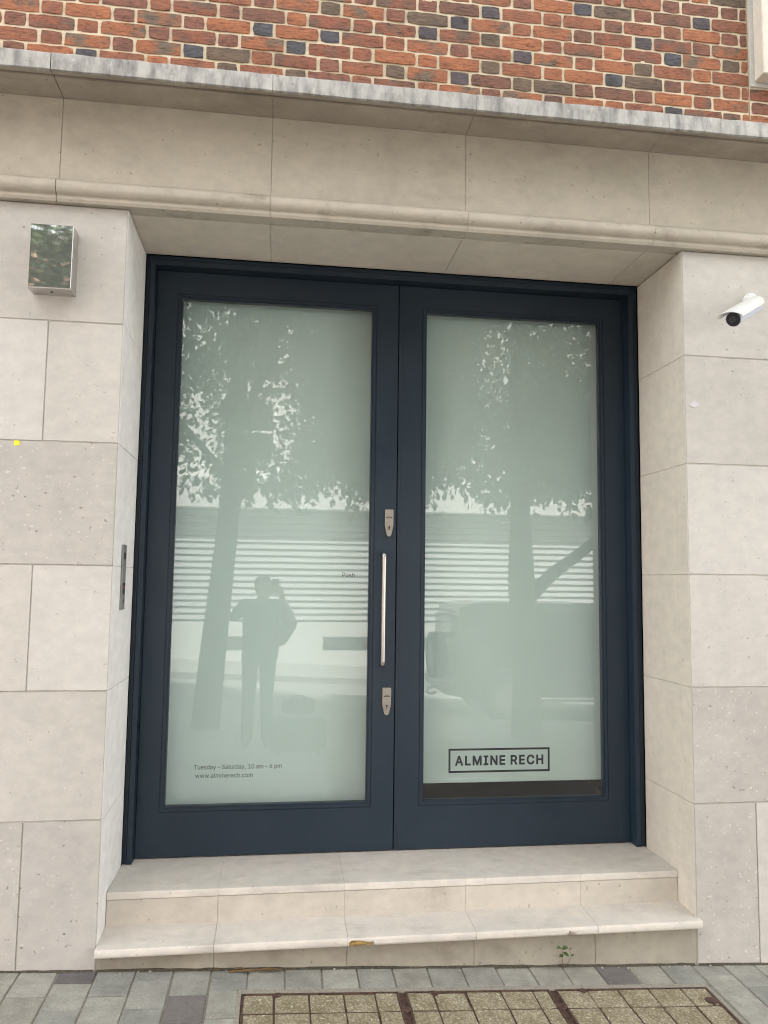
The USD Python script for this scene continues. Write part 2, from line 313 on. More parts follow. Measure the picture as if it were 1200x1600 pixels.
# ------------------------------------------------------------------ ground
def gz(x, y): return -0.041 * x + 0.025 * y
def slab(x0, x1, y0, y1, dz, th):
    """a sheet that follows the slope of the street"""
    v = []
    for z in (dz - th, dz):
        for x, y in ((x0, y0), (x1, y0), (x1, y1), (x0, y1)):
            v.append((x, y, gz(x, y) + z))
    f = [[0, 2, 1], [0, 3, 2], [4, 5, 6], [4, 6, 7]]
    for i in range(4):
        j = (i + 1) % 4; f += [[i, j, j + 4], [i, j + 4, i + 4]]
    return trimesh.Trimesh(np.array(v, float), np.array(f), process=False)

KERB_Y, FAR_KERB, OPP_Y = -6.2, -11.6, -15.0
obj('ground', slab(-150, 150, -150, 60, -0.40, 0.2), 'earth', smooth=False, kind='structure')
PX0, PX1, PY0 = -2.75, 2.35, -0.80      # the area with paving stones built one by one
CX0, CX1, CY1, CY0 = -1.095, 0.915, -0.160, -0.98   # the inset access cover
pave = obj('pavement', [slab(PX0, PX1, CY1 - 0.012, 0.02, -0.006, 0.2), slab(PX0, CX0 - 0.002, PY0, CY1 - 0.012, -0.006, 0.2), slab(CX1 + 0.002, PX1, PY0, CY1 - 0.012, -0.006, 0.2), slab(-40, PX0, KERB_Y, 0.02, -0.001, 0.2), slab(PX1, 40, KERB_Y, 0.02, -0.001, 0.2)], 'paving_sand', smooth=False, kind='structure')
obj('outer_paving', [slab(-40, PX0, KERB_Y, 0.02, 0.003, 0.003), slab(PX1, 40, KERB_Y, 0.02, 0.003, 0.003), slab(PX0, PX1, KERB_Y, CY0 - 0.003, 0.0, 0.2), slab(PX0, CX0 - 0.02, CY0 - 0.003, PY0, 0.0, 0.2), slab(CX1 + 0.02, PX1, CY0 - 0.003, PY0, 0.0, 0.2)], 'far_paving', pave, smooth=False, kind='stuff')
obj('road', slab(-40, 40, FAR_KERB, KERB_Y - 0.152, -0.12, 0.2), 'road_setts', smooth=False, kind='structure')
obj('kerb', slab(-40, 40, KERB_Y - 0.15, KERB_Y - 0.002, 0.0, 0.3), 'kerb_granite', smooth=False, kind='structure')
obj('far_kerb', slab(-40, 40, FAR_KERB - 0.152, FAR_KERB - 0.002, 0.0, 0.3), 'kerb_granite', smooth=False, kind='structure')
obj('far_pavement', slab(-40, 40, -60, FAR_KERB - 0.155, -0.002, 0.2), 'far_paving', smooth=False, kind='structure')

def paver(x0, x1, y0, y1):
    j = 0.0035; dz = NR.normal(0, 0.0012)
    x0 += j; x1 -= j; y0 += j; y1 -= j
    if x1 - x0 < 0.02 or y1 - y0 < 0.02: return
    c = 0.003; pts = []
    jit = NR.normal(0, 0.0012, (4, 2)); tl = NR.normal(0, 0.0008, 4)
    for k, (x, y, sx, sy) in enumerate(((x0, y0, 1, 1), (x1, y0, -1, 1), (x1, y1, -1, -1), (x0, y1, 1, -1))):
        x += jit[k, 0]; y += jit[k, 1]; g = gz(x, y) + dz + tl[k]
        pts += [(x, y, g - 0.05), (x, y, g - c), (x + sx * c, y + sy * c, g)]
    w = NR.choice(6, p=[0.26, 0.2, 0.22, 0.16, 0.09, 0.07])
    obj('paving_stone', tm(m3.Manifold.hull_points(np.array(pts))), f'paving_{"abcdef"[w]}', pave, smooth=False)
pitch = 0.1535
k = 0
x = PX0
while x < PX1 - 0.03:
    x1 = min(x + pitch, PX1)
    segs = [(x, x1)]
    y = -0.004; first = True; odd = k % 2
    while y > PY0 + 0.03:
        step = (0.19 if not first else (0.155 if -1.15 < x < 0.85 else (0.085 + 0.10 * odd)))
        y0 = max(y - step, PY0)
        # leave room for the cover
        lo = y0
        if x1 > CX0 and x < CX1:
            if y <= CY1 + 0.002:
                for a, b in ((x, min(x1, CX0)), (max(x, CX1), x1)):
                    if b - a > 0.03: paver(a, b, lo, y)
            else:
                lo = max(y0, CY1); paver(x, x1, lo, y); y = lo; first = False; 
                if lo <= CY1 + 1e-6: y = CY1
                continue
        else:
            paver(x, x1, lo, y)
        y = y0; first = False
    x = x1; k += 1

# ------------------------------------------------------------------ the building
B = thing('gallery_building', 'brick building with pale stone ground floor round dark double doors', 'building')
XL, XR = -1.688, 0.971
ZC = [-0.12, 0.674, 1.209, 1.742, 2.278, 2.814, 3.346]
J = 0.0010
PICK = 'abcde'
def pier(side):
    p_core = cbox(-4.2, XL - 0.004, 0.004, 0.488, -0.3, 3.343) if side < 0 else cbox(XR + 0.004, 3.8, 0.004, 0.488, -0.3, 3.343)
    p = obj('stone_pier', p_core, 'stone_joint', B, smooth=False, label='left stone pier with smooth ashlar blocks' if side < 0 else 'right stone pier with smooth ashlar blocks')
    if side < 0:
        jx = [[-2.003, -2.75, -3.5], [-2.46, -3.2], [-2.018, -2.8, -3.5], [-2.5, -3.3], [-2.006, -2.75, -3.4], [-2.6, -3.4]]
    else:
        jx = [[1.281, 2.0, 2.8], [1.86, 2.7], [1.75, 2.5, 3.2], [2.05, 2.9], [1.8, 2.6, 3.2], [1.95, 2.9]]
    kinds = {-1: ['ec', 'ab', 'bd', 'ca', 'db', 'ab'], 1: ['ca', 'cb', 'db', 'bc', 'ab', 'db']}[side]
    for r in range(6):
        z0, z1 = ZC[r] + J, ZC[r + 1] - J
        xs = [XL if side < 0 else XR] + jx[r] + [-4.2 if side < 0 else 3.8]
        for i in range(len(xs) - 1):
            a, b = sorted((xs[i], xs[i + 1]))
            a += J * (a != XR); b -= J * (b != XL)
            m = 'limestone_' + (kinds[r][i] if i < 2 else RNG.choice(PICK))
            dy = RNG.uniform(-0.0007, 0.0007)
            obj('ashlar_block', cbox(a, b, dy, 0.0985 if i == 0 else 0.06, z0, z1, 0.0035 if i == 0 else 0.0018), m, p, smooth=False)
        rm = 'lit_reveal_limestone' if side < 0 else 'reveal_limestone'
        xa, xb = (XL - 0.01, XL + 0.0014) if side < 0 else (XR - 0.0014, XR + 0.01)
        obj('return_stone', cbox(xa, xb, 0.0038, 0.0985, z0, z1, 0.0005), rm, p, smooth=False)  # thin facing added so the corner returns take the brighter reveal colour
        zl = z0
        if side < 0: bx = cbox(XL - 0.03, XL + RNG.uniform(-0.0005, 0.0005), 0.101, 0.4875, zl, z1, 0.0015)
        else: bx = cbox(XR + RNG.uniform(-0.0005, 0.0005), XR + 0.03, 0.101, 0.4875, zl, z1, 0.0015)
        obj('reveal_stone', bx, rm, p, smooth=False)
    return p
pier(-1); pier(1)

# the stone band over the opening: soffit, string moulding, frieze, cornice
JX = [-4.2, -2.94, -1.990, -1.054, -0.130, 0.803, 1.74, 2.68, 3.8]
so = obj('lintel', cbox(-4.2, 3.8, 0.006, 0.488, 3.356, 3.462), 'stone_joint', B, smooth=False)
for a, b in zip(JX[:-1], JX[1:]):
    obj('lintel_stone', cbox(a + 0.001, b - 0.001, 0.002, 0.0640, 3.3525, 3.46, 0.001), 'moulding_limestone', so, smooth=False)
    obj('soffit_stone', cbox(a + 0.001, b - 0.001, 0.0655, 0.4875, 3.3510, 3.40, 0.0008), 'soffit_limestone', so, smooth=False)
fr = obj('frieze', cbox(-4.2, 3.8, 0.004, 0.45, 3.464, 3.843), 'stone_joint', B, smooth=False)
for i, (a, b) in enumerate(zip(JX[:-1], JX[1:])):
    j = 0.0024 if i < 2 else 0.0007
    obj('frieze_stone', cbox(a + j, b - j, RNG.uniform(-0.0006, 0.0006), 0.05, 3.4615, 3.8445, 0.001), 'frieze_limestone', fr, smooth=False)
prof = [(0.03, 3.4605), (-0.012, 3.4605), (-0.016, 3.456)]
for g in np.linspace(100, -70, 12):
    prof.append((-0.018 - 0.040 * max(math.cos(math.radians(g)), -0.1), 3.414 + 0.038 * math.sin(math.radians(g))))
prof += [(-0.030, 3.374), (-0.034, 3.371), (-0.034, 3.360), (-0.026, 3.3485), (0.03, 3.3485)]
sm = obj('string_moulding', cbox(-4.2, 3.8, 0.0, 0.03, 3.356, 3.452), 'stone_joint', B, smooth=False)
for i, (a, b) in enumerate(zip(JX[:-1], JX[1:])):
    j = 0.0026 if i < 2 else 0.0007
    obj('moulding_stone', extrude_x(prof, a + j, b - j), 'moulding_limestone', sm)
cprof = [(0.06, 3.8455), (-0.150, 3.8455), (-0.150, 3.858), (-0.168, 3.858), (-0.170, 3.8455), (-0.1960, 3.8425), (-0.1960, 3.918), (-0.19, 3.922), (0.015, 3.985), (0.06, 3.985)]
co = obj('cornice', cbox(-4.2, 3.8, -0.14, 0.06, 3.856, 3.93), 'stone_joint', B, smooth=False)
for i, (a, b) in enumerate(zip(JX[:-1], JX[1:])):
    j = 0.0026 if i < 2 else 0.0009
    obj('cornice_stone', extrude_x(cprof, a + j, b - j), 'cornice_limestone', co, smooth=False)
    # weathered nosing: the rain-washed front edge, with a slightly worn arris
    n = max(4, int((b - a) / 0.05)); V = []; F = []
    ring = [(-0.1955, 3.8415), (-0.2095, 3.8415), (-0.2112, 3.844), (-0.2108, 3.914), (-0.207, 3.9185), (-0.19, 3.9235)]
    for q in range(n + 1):
        xx = a + j + (b - a - 2 * j) * q / n
        w = NR.normal(0, 0.0010, (len(ring), 2))
        for t, (y, z) in enumerate(ring): V.append((xx, y + w[t, 0], z + w[t, 1]))
    R = len(ring)
    for q in range(n):
        for t in range(R - 1):
            s = q * R + t; F += [[s, s + R, s + 1], [s + 1, s + R, s + R + 1]]
    for s in (0, n * R):
        for t in range(1, R - 1): F.append([s, s + t, s + t + 1] if s == 0 else [s, s + t + 1, s + t])
    mm = trimesh.Trimesh(np.array(V), np.array(F), process=False)
    obj('weathered_nosing', mm, 'weathered_limestone', co, smooth=40)

# brickwork, Flemish bond
BY = 0.020
wall = obj('brick_wall', [cbox(-4.2, 1.3705, BY + 0.0062, 0.40, 3.92, 5.30), cbox(1.377, 3.8, BY + 0.0062, 0.40, 3.92, 5.30), cbox(1.36, 1.385, BY + 0.012, 0.3, 3.93, 5.30)], 'lime_mortar', B, smooth=False)
obj('upper_brickwork', [cbox(-4.2, 3.8, BY, 0.40, 5.30, 11.5), cbox(-4.2, -2.72, BY + 0.001, 0.1, 3.93, 5.30), cbox(2.1, 3.8, BY + 0.001, 0.1, 3.93, 5.30)], 'far_brick', B, smooth=False)
BLUE = [(-1.905, 4.096), (-1.457, 4.151), (-1.112, 4.292), (-0.957, 4.226), (-0.79, 4.29), (-0.01, 4.509), (-0.156, 4.442), (-0.325, 4.366), (0.154, 4.288), (-0.158, 4.148), (0.482, 4.595), (1.111, 4.599), (0.794, 4.448), (0.63, 4.227), (0.956, 4.382), (0.953, 4.10), (-2.06, 4.53)]
SLATE = [(-0.796, 4.443), (0.785, 4.305), (0.156, 4.12), (1.27, 4.381)]
def brick(x0, x1, z0, z1, m):
    nx, nz = (6, 2) if x1 - x0 > 0.14 else (3, 2)
    ch = 0.004
    xs = np.linspace(x0, x1, nx + 1); zs = np.linspace(z0, z1, nz + 1)
    V = np.zeros((nx + 1, nz + 1, 3))
    proud = NR.normal(0, 0.0011); tx = NR.normal(0, 0.004); tz = NR.normal(0, 0.010)
    for i in range(nx + 1):
        for k in range(nz + 1):
            ex, ez = (i in (0, nx)), (k in (0, nz))
            dx = NR.normal(0, 0.0013); dz = NR.normal(0, 0.0013)
            if ex and ez: dx += (1 if i == 0 else -1) * 0.0022; dz += (1 if k == 0 else -1) * 0.0022
            yy = BY + proud + tx * (xs[i] - (x0 + x1) / 2) + tz * (zs[k] - (z0 + z1) / 2) + NR.normal(0, 0.0009) + (0.0022 if (ex or ez) else 0)
            V[i, k] = (xs[i] + dx, yy, zs[k] + dz)
    idx = lambda i, k: i * (nz + 1) + k
    verts = V.reshape(-1, 3).tolist(); F = []
    for i in range(nx):
        for k in range(nz):
            a, b, c, d = idx(i, k), idx(i + 1, k), idx(i + 1, k + 1), idx(i, k + 1)
            F += [[a, b, c], [a, c, d]] if (i + k) % 2 else [[a, b, d], [b, c, d]]
    per = [idx(i, 0) for i in range(nx + 1)] + [idx(nx, k) for k in range(1, nz + 1)] + [idx(i, nz) for i in range(nx - 1, -1, -1)] + [idx(0, k) for k in range(nz - 1, 0, -1)]
    base = len(verts)
    for q in per: verts.append((verts[q][0], BY + 0.03, verts[q][2]))
    L = len(per)
    for q in range(L):
        a, b = per[q], per[(q + 1) % L]
        F += [[a, base + q, base + (q + 1) % L], [a, base + (q + 1) % L, b]]
    obj('brick', trimesh.Trimesh(np.array(verts), np.array(F), process=False), m, wall, smooth=40)
PITCH, RP, HD, MJ = 0.3185, 0.0722, 0.0925, 0.0125
nb = 0
for row in range(-6, 8):
    z1 = 4.469 - RP * row; z0 = z1 - RP + 0.0115
    ph = -0.475 if row % 2 == 0 else -0.3165
    rows = []
    for kk in range(-8, 8):
        hx = ph + PITCH * kk + RNG.uniform(-0.002, 0.002)
        rows.append((hx - HD / 2, hx + HD / 2, True)); rows.append((hx + HD / 2 + MJ, hx + PITCH - HD / 2 - MJ, False))
    for (a, b, hd) in rows:
        lim = 4.46 + 0.128 * ((a + b) / 2 + 0.9) + 0.16
        if b < -2.70 or a > 2.05 or z0 > lim: continue
        cuts = []
        if a < 1.369 < b or (b < 1.369 and 1.369 - b < 0.0):
            cuts = [(a, 1.369)]
            if b - 1.378 > 0.05: cuts.append((1.379, b))
        elif a < 1.379 < b: cuts = [(1.379, b)]
        else: cuts = [(a, b)]
        for (c, d) in cuts:
            if c >= 1.37 and z1 > 4.262: continue
            if d - c < 0.022: continue
            cx, cz = (c + d) / 2, (z0 + z1) / 2
            near = lambda L: hd and any(abs(cx - u) < 0.085 and abs(cz - v) < 0.036 for u, v in L)
            if near(BLUE): m = 'brick_blue' if RNG.random() < 0.6 else 'brick_slate'
            elif near(SLATE): m = 'brick_grey'
            elif hd: m = RNG.choices([b_[0] for b_ in BR], [0.18, 0.33, 0.08, 0.02, 0.1, 0.04, 0.25])[0]
            else: m = RNG.choices([b_[0] for b_ in BR], [0.15, 0.16, 0.20, 0.24, 0.12, 0.10, 0.06])[0]
            brick(c, d, z0, z1, m); nb += 1
# upper window surround at the right edge
sur = obj('window_surround', cbox(1.381, 1.62, BY - 0.004, 0.1, 4.262, 5.3, 0.002), 'limestone_b', B, smooth=False, label='pale stone surround of the window above')
obj('architrave', cbox(1.400, 1.75, -0.062, BY - 0.006, 4.285, 5.3, 0.004), 'reveal_limestone', sur, smooth=False)

obj('flank_wall', [cbox(-15, -4.205, 0.012, 0.68, -1.2, 3.5), cbox(3.805, 15, 0.012, 0.68, -1.2, 3.5), cbox(-15, -4.205, -0.12, 0.68, 3.503, 3.9), cbox(3.805, 15, -0.12, 0.68, 3.503, 3.9)], 'limestone_a', B, smooth=False)
obj('flank_brickwork', [cbox(-15, -4.205, 0.021, 0.68, 3.903, 11.5), cbox(3.805, 15, 0.021, 0.68, 3.903, 11.5), cbox(-15, 15, 0.69, 8, 11.3, 11.45)], 'far_brick', B, smooth=False)
# entrance hall behind the doors
obj('entrance_hall', [cbox(-1.9, 1.2, 0.70, 3.4, 0.20, 0.312), cbox(-1.9, 1.2, 3.4, 3.5, 0.2, 3.5), cbox(-2.0, -1.9, 0.68, 3.5, 0.2, 3.5), cbox(1.2, 1.3, 0.68, 3.5, 0.2, 3.5), cbox(-2.0, 1.3, 0.68, 3.5, 3.5, 3.6),
     cbox(-4.2, XL - 0.035, 0.49, 0.68, -0.3, 3.6), cbox(XR + 0.035, 3.8, 0.49, 0.68, -0.3, 3.6), cbox(-4.2, 3.8, 0.49, 0.68, 3.405, 11.4)], 'hall_paint', B, smooth=False)

# ------------------------------------------------------------------ entrance steps
ST = thing('entrance_steps', 'two pale limestone entrance steps with a chipped projecting lower edge', 'steps')
SX = [XL + 0.002, -1.207, -0.643, -0.080, 0.480, XR - 0.002]
low = obj('step_core', cbox(SX[0], SX[-1], 0.006, 0.70, -0.3, 0.1275), 'step_joint', ST, smooth=False)
up = obj('upper_step_core', cbox(SX[0], SX[-1], 0.172, 0.72, 0.1290, 0.2840), 'step_joint', ST, smooth=False)
def rough_edge(mesh, amp=0.0006):
    v = np.array(mesh.vertices); v += NR.normal(0, amp, v.shape); return trimesh.Trimesh(v, mesh.faces, process=False)
nose = [(0.20, 0.1295), (-0.024, 0.1285), (-0.033, 0.132), (-0.037, 0.139), (-0.037, 0.158), (-0.033, 0.1645), (-0.025, 0.1670), (0.20, 0.1765)]
for i, (a, b) in enumerate(zip(SX[:-1], SX[1:])):
    e0 = -0.001 if i == 0 else 0.0007; e1 = -0.012 if i == 4 else 0.0007
    m = extrude_x(nose, a + e0, b - e1)
    # the nosing of the last stone stands in front of the pier face only
    man = m3.Manifold(m3.Mesh(np.asarray(m.vertices, np.float32), np.asarray(m.faces, np.uint32)))
    if i == 4: man = man - mbox(XR - 0.0015, XR + 0.1, -0.0025, 0.4, 0.0, 0.4)
    if i == 0: man = man - mbox(XL - 0.1, XL + 0.0015, -0.0025, 0.4, 0.0, 0.4)
    def bite(cx, w, d, h, n=26, seed=0):
        rr = np.random.default_rng(seed)
        p = rr.normal(0, 1, (n, 3)); p /= np.linalg.norm(p, axis=1)[:, None]
        p *= rr.uniform(0.85, 1.1, (n, 1)); return m3.Manifold.hull_points(p * np.array([w, d, h]) + np.array([cx, -0.037, 0.126]))
    if i == 2: man = man - bite(-0.598, 0.056, 0.032, 0.034, seed=2) - bite(-0.545, 0.040, 0.024, 0.024, seed=5)
    if i == 3: man = man - bite(0.352, 0.042, 0.018, 0.024, seed=8) - bite(0.35, 0.012, 0.022, 0.031, seed=9)
    for (cx, w) in ((-1.45, 0.03), (-0.95, 0.02), (-0.30, 0.03), (0.15, 0.015), (0.70, 0.02)):
        if a < cx < b: man = man - bite(cx, w, 0.006, 0.008, seed=int(cx * 100) % 97)
    obj('lower_tread', tm(man), 'step_limestone', ST, smooth=35)
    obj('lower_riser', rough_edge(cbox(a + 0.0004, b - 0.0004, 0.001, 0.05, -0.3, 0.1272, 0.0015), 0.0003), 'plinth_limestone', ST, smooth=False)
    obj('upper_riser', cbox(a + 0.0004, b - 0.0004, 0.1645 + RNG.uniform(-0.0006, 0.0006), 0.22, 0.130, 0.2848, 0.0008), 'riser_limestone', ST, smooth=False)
    tread = extrude_x([(0.166, 0.2855), (0.1635, 0.288), (0.1625, 0.310), (0.1650, 0.3165), (0.172, 0.3190), (0.68, 0.3205), (0.68, 0.2855)], a + 0.0004, b - 0.0004)
    obj('upper_tread', tread, 'step_limestone', ST, smooth=35)
ff = hull([((-0.632, -0.016, 0.139), 0.012), ((-0.590, -0.019, 0.143), 0.015), ((-0.545, -0.015, 0.138), 0.011)], 14).refine_to_length(0.006)
ff = tm(ff); v = np.array(ff.vertices); v += (meshkit.fbm(v * 90)[:, None] - 0.5) * np.array([0.006, 0.008, 0.006]); ff.vertices = v
obj('foam_filler', ff, 'foam_filler', ST, smooth=60, label='yellow foam filling a chip in the lower step')

# ------------------------------------------------------------------ door frame and leaves (parts of the building)
FY, LY, GY = 0.490, 0.560, 0.575
def frame_solid():
    outer = mbox(XL + 0.001, XR - 0.001, FY, 0.66, 0.3225, 3.3495)
    inner = mbox(-1.641, 0.918, FY - 0.1, 0.8, 0.0, 3.298)
    f = outer - inner
    # stepped rebate round the face
    rim = mbox(XL - 0.02, XR + 0.02, FY - 0.01, FY + 0.010, 0.0, 3.5) - mbox(-1.664, 0.944, FY - 0.05, FY + 0.05, -0.2, 3.3235)
    return f - rim
obj('door_frame', [tm(frame_solid())], 'door_paint', B, smooth=False)
obj('frame_moulding', tm((mbox(-1.674, 0.954, FY + 0.004, FY + 0.0098, 0.3225, 3.3345) - mbox(-1.668, 0.948, 0, 1, 0, 3.3285))), 'door_paint', B, smooth=False)

def leaf(x0, x1, g0, g1, label):
    p = thing('door', label=label, parent=B)
    zb, zt = 0.3265, 3.294
    body = mbox(x0, x1, LY, LY + 0.05, zb, zt) - mbox(g0 - 0.0225, g1 + 0.0225, 0, 1, 0.5440, 3.1725)
    # quirk groove around the bead
    groove = mbox(g0 - 0.0265, g1 + 0.0265, LY - 0.01, LY + 0.004, 0.5400, 3.1765) - mbox(g0 - 0.021, g1 + 0.021, 0, 1, 0.545, 3.171)
    obj('leaf_frame', tm(body - groove), 'door_paint', p, smooth=False)
    bead = (mbox(g0 - 0.022, g1 + 0.022, LY + 0.0015, LY + 0.04, 0.5445, 3.172) - mbox(g0, g1, 0, 1, 0.567, 3.152))
    step = mbox(g0 - 0.008, g1 + 0.008, LY - 0.1, LY + 0.007, 0.559, 3.160)
    obj('glazing_bead', tm(bead - step), 'door_paint', p, smooth=False)
    obj('pane', cbox(g0 - 0.004, g1 + 0.004, GY, GY + 0.006, 0.563, 3.156), 'window_glass', p, smooth=False)
    return p
GL, GR = (-1.5056, -0.5059), (-0.2063, 0.7727)
DL = leaf(-1.638, -0.3645, *GL, 'left leaf of the dark blue double door with long bar handle')
DR = leaf(-0.3595, 0.9155, *GR, 'right leaf of the dark blue double door with name in a box')
obj('meeting_strip', cbox(-0.3585, -0.3455, LY - 0.0035, LY + 0.002, 0.3275, 3.293, 0.001), 'door_paint', DR, smooth=False)
# handle: bar on two standoffs
hx = -0.4335
hb = [tube([(hx, LY, 1.262), (hx, 0.517, 1.262), (hx, 0.506, 1.268), (hx, 0.5035, 1.280), (hx, 0.5035, 1.815), (hx, 0.506, 1.827), (hx, 0.517, 1.833), (hx, LY, 1.833)], 0.0115, 18)]
obj('handle', hb, 'bright_steel', DL, smooth=50)
def lock(zt, zb, cx, lab):
    w = 0.0225; h = zt - zb
    pts = [(-w, zt), (w, zt), (w, zb + 0.055)] + [(0.013 * math.cos(g), zb + 0.013 + 0.013 * math.sin(g)) for g in np.linspace(0, -math.pi, 9)] + [(-w, zb + 0.055)]
    poly = sg.Polygon(pts).buffer(-0.004).buffer(0.004)
    v2 = trimesh.creation.extrude_polygon(poly, 0.007, engine='earcut'); v = np.array(v2.vertices)
    pl = trimesh.Trimesh(np.column_stack([cx + v[:, 0], LY - 0.007 + v[:, 2], v[:, 1]]), np.array(v2.faces)[:, ::-1], process=False)
    lp = obj('lock_plate', pl, 'satin_steel', DL, smooth=30, label=lab)
    zc = zb + 0.049
    obj('cylinder', [cyl((cx, LY - 0.002, zc), (cx, LY - 0.013, zc), 0.0105, 20)], 'satin_steel', lp, smooth=40)
    obj('keyhole', [cyl((cx, LY - 0.008, zc), (cx, LY - 0.0142, zc), 0.0045, 14), cbox(cx - 0.0018, cx + 0.0018, LY - 0.0142, LY - 0.008, zc - 0.014, zc)], 'dark_gap', lp, smooth=40)
    obj('engraved_line', [cbox(cx - 0.0165, cx + 0.0165, LY - 0.0074, LY - 0.0068, zt - 0.046, zt - 0.043), tube([(cx - 0.014, LY - 0.0072, zt - 0.043), (cx, LY - 0.0072, zt - 0.037), (cx + 0.014, LY - 0.0072, zt - 0.043)], 0.0012, 6)], 'dark_gap', lp)
lock(2.069, 1.927, -0.403, 'upper steel lock plate'); lock(1.141, 1.002, -0.4045, 'lower steel lock plate')

# lettering: thin vinyl on the glass
def text(name, s, x0, x1, zbase, cap, parent, bold=False, label=None):
    t = meshkit.text_mesh(s, cap, 0.0004, bold); v = np.array(t.vertices)
    sx = (x1 - x0) / (v[:, 0].max() - v[:, 0].min())
    v2 = np.column_stack([x0 + (v[:, 0] - v[:, 0].min()) * sx, GY - 0.0006 - v[:, 2], zbase + v[:, 1]])
    return obj(name, trimesh.Trimesh(v2, np.array(t.faces)[:, ::-1], process=False), 'vinyl', parent, smooth=False, label=label)
text('opening_hours', 'Tuesday – Saturday, 10 am – 6 pm', -1.370, -0.936, 0.7415, 0.0215, DL, label='small black opening hours lettering')
text('web_address', 'www.alminerech.com', -1.363, -1.079, 0.6995, 0.0215, DL, label='small black web address lettering')
text('push_sign', 'Push', -0.644, -0.580, 1.7095, 0.0235, DL, label='small black word Push')
# the name, letter by letter with open spacing
def letter_shape(ch, cap, fat):
    t = meshkit.text_mesh(ch, cap, 0.0004, True); v = np.array(t.vertices); f = np.array(t.faces)
    tri = [sg.Polygon(v[q][:, :2]).buffer(1e-6) for q in f if abs(v[q][:, 2]).max() < 1e-9]
    from shapely import union_all
    return union_all([p for p in tri if p.area > 0]).buffer(fat, join_style=2).simplify(0.0001)
adv = 0.0; letters = []
for ch in 'ALMINE RECH':
    if ch == ' ': adv += 0.020; continue
    g = letter_shape(ch, 0.0455, 0.0011); x0_, _, x1_, _ = g.bounds
    letters.append((g, adv - x0_)); adv += x1_ - x0_ + 0.0105
sc = 0.479 / (adv - 0.0105)
for g, dx in letters:
    ms = [trimesh.creation.extrude_polygon(q, 0.0004, engine='earcut') for q in getattr(g, 'geoms', [g])]
    t = trimesh.util.concatenate(ms); v = np.array(t.vertices)
    obj('letter', trimesh.Trimesh(np.column_stack([-0.037 + (v[:, 0] + dx) * sc, GY - 0.0006 - v[:, 2], 0.7375 + v[:, 1]]), np.array(t.faces)[:, ::-1], process=False), 'vinyl', DR, smooth=False)
def ringbox(x0, x1, z0, z1, t):
    return tm(mbox(x0, x1, GY - 0.001, GY - 0.0006, z0, z1) - mbox(x0 + t, x1 - t, 0, 1, z0 + t, z1 - t))
obj('name_border', ringbox(-0.072, 0.4775, 0.6985, 0.8225, 0.0105), 'vinyl', DR, smooth=False, label='thin black rectangle round the gallery name')

# roller blinds hanging behind the glass
def blind(x0, x1, zb, zt, label, wav=0.0):
    nx, nz = 40, 60; V = []
    for i in range(nx + 1):
        for k in range(nz + 1):
            u, w = i / nx, k / nz
            fold = wav * math.exp(-w * 18) * math.sin(u * 70 + 3 * math.sin(u * 9)) + 0.0016 * math.sin(u * 5 + 1.3)
            V.append((x0 + (x1 - x0) * u, 0.700 + fold, zb + (zt - zb) * w))
    F = []
    for i in range(nx):
        for k in range(nz):
            a = i * (nz + 1) + k; F += [[a, a + nz + 1, a + nz + 2], [a, a + nz + 2, a + 1]]
    V = np.array(V); F = np.array(F); n = len(V)
    back = V + np.array([0, 0.0012, 0])
    p = thing('roller_blind', label, 'blind', (0, 0, 0))
    obj('fabric', trimesh.Trimesh(np.vstack([V, back]), np.vstack([F, F[:, ::-1] + n]), process=False), 'blind_fabric', p, smooth=True)
    obj('hem_bar', cbox(x0, x1, 0.6975, 0.705, zb - 0.012, zb + 0.008, 0.002), 'blind_fabric', p, smooth=False)
    obj('roller', cyl((x0, 0.715, zt + 0.02), (x1, 0.715, zt + 0.02), 0.025), 'blind_fabric', p)
blind(-1.60, -0.42, 0.500, 3.22, 'pale blind covering the whole glass of the left door leaf', 0.003)
blind(-0.30, 0.86, 0.629, 3.22, 'pale blind ending short of the bottom of the right door leaf')

# ------------------------------------------------------------------ fittings on the wall
MB_ = thing('mirrored_box', 'small polished steel box fixed high on the left stone wall', 'box')
obj('body', cbox(-2.073, -1.896, -0.088, -0.0012, 2.931, 3.212, 0.0012), 'brushed_steel', MB_, smooth=False)
obj('mirror_face', cbox(-2.0715, -1.8975, -0.0898, -0.0884, 2.9325, 3.2105, 0.0004), 'mirror_steel', MB_, smooth=False)
obj('lower_cap', cbox(-2.0745, -1.8945, -0.0895, -0.0010, 2.9275, 2.9305), 'brushed_steel', MB_, smooth=False)
obj('screw', cyl((-1.985, -0.045, 2.930), (-1.985, -0.045, 2.9258), 0.006, 12), 'dark_gap', MB_)

EP = thing('entry_panel', 'narrow grey steel entry panel on the left side of the door recess', 'entry panel')
ex = XL + 0.001
obj('plate', cbox(ex, ex + 0.007, 0.178, 0.258, 1.546, 1.843, 0.0015), 'panel_steel', EP, smooth=False)
obj('lens_window', cbox(ex + 0.006, ex + 0.0082, 0.196, 0.244, 1.776, 1.806, 0.0006), 'black_plastic', EP, smooth=False)
obj('reader_window', cbox(ex + 0.006, ex + 0.0082, 0.196, 0.244, 1.618, 1.668, 0.0006), 'black_plastic', EP, smooth=False)
obj('reader_light', cbox(ex + 0.0075, ex + 0.0090, 0.205, 0.236, 1.640, 1.656, 0.0004), 'red_plastic', EP, smooth=False)
obj('call_button', cyl((ex + 0.005, 0.22, 1.588), (ex + 0.0115, 0.22, 1.588), 0.0075, 18), 'bright_steel', EP, smooth=40)

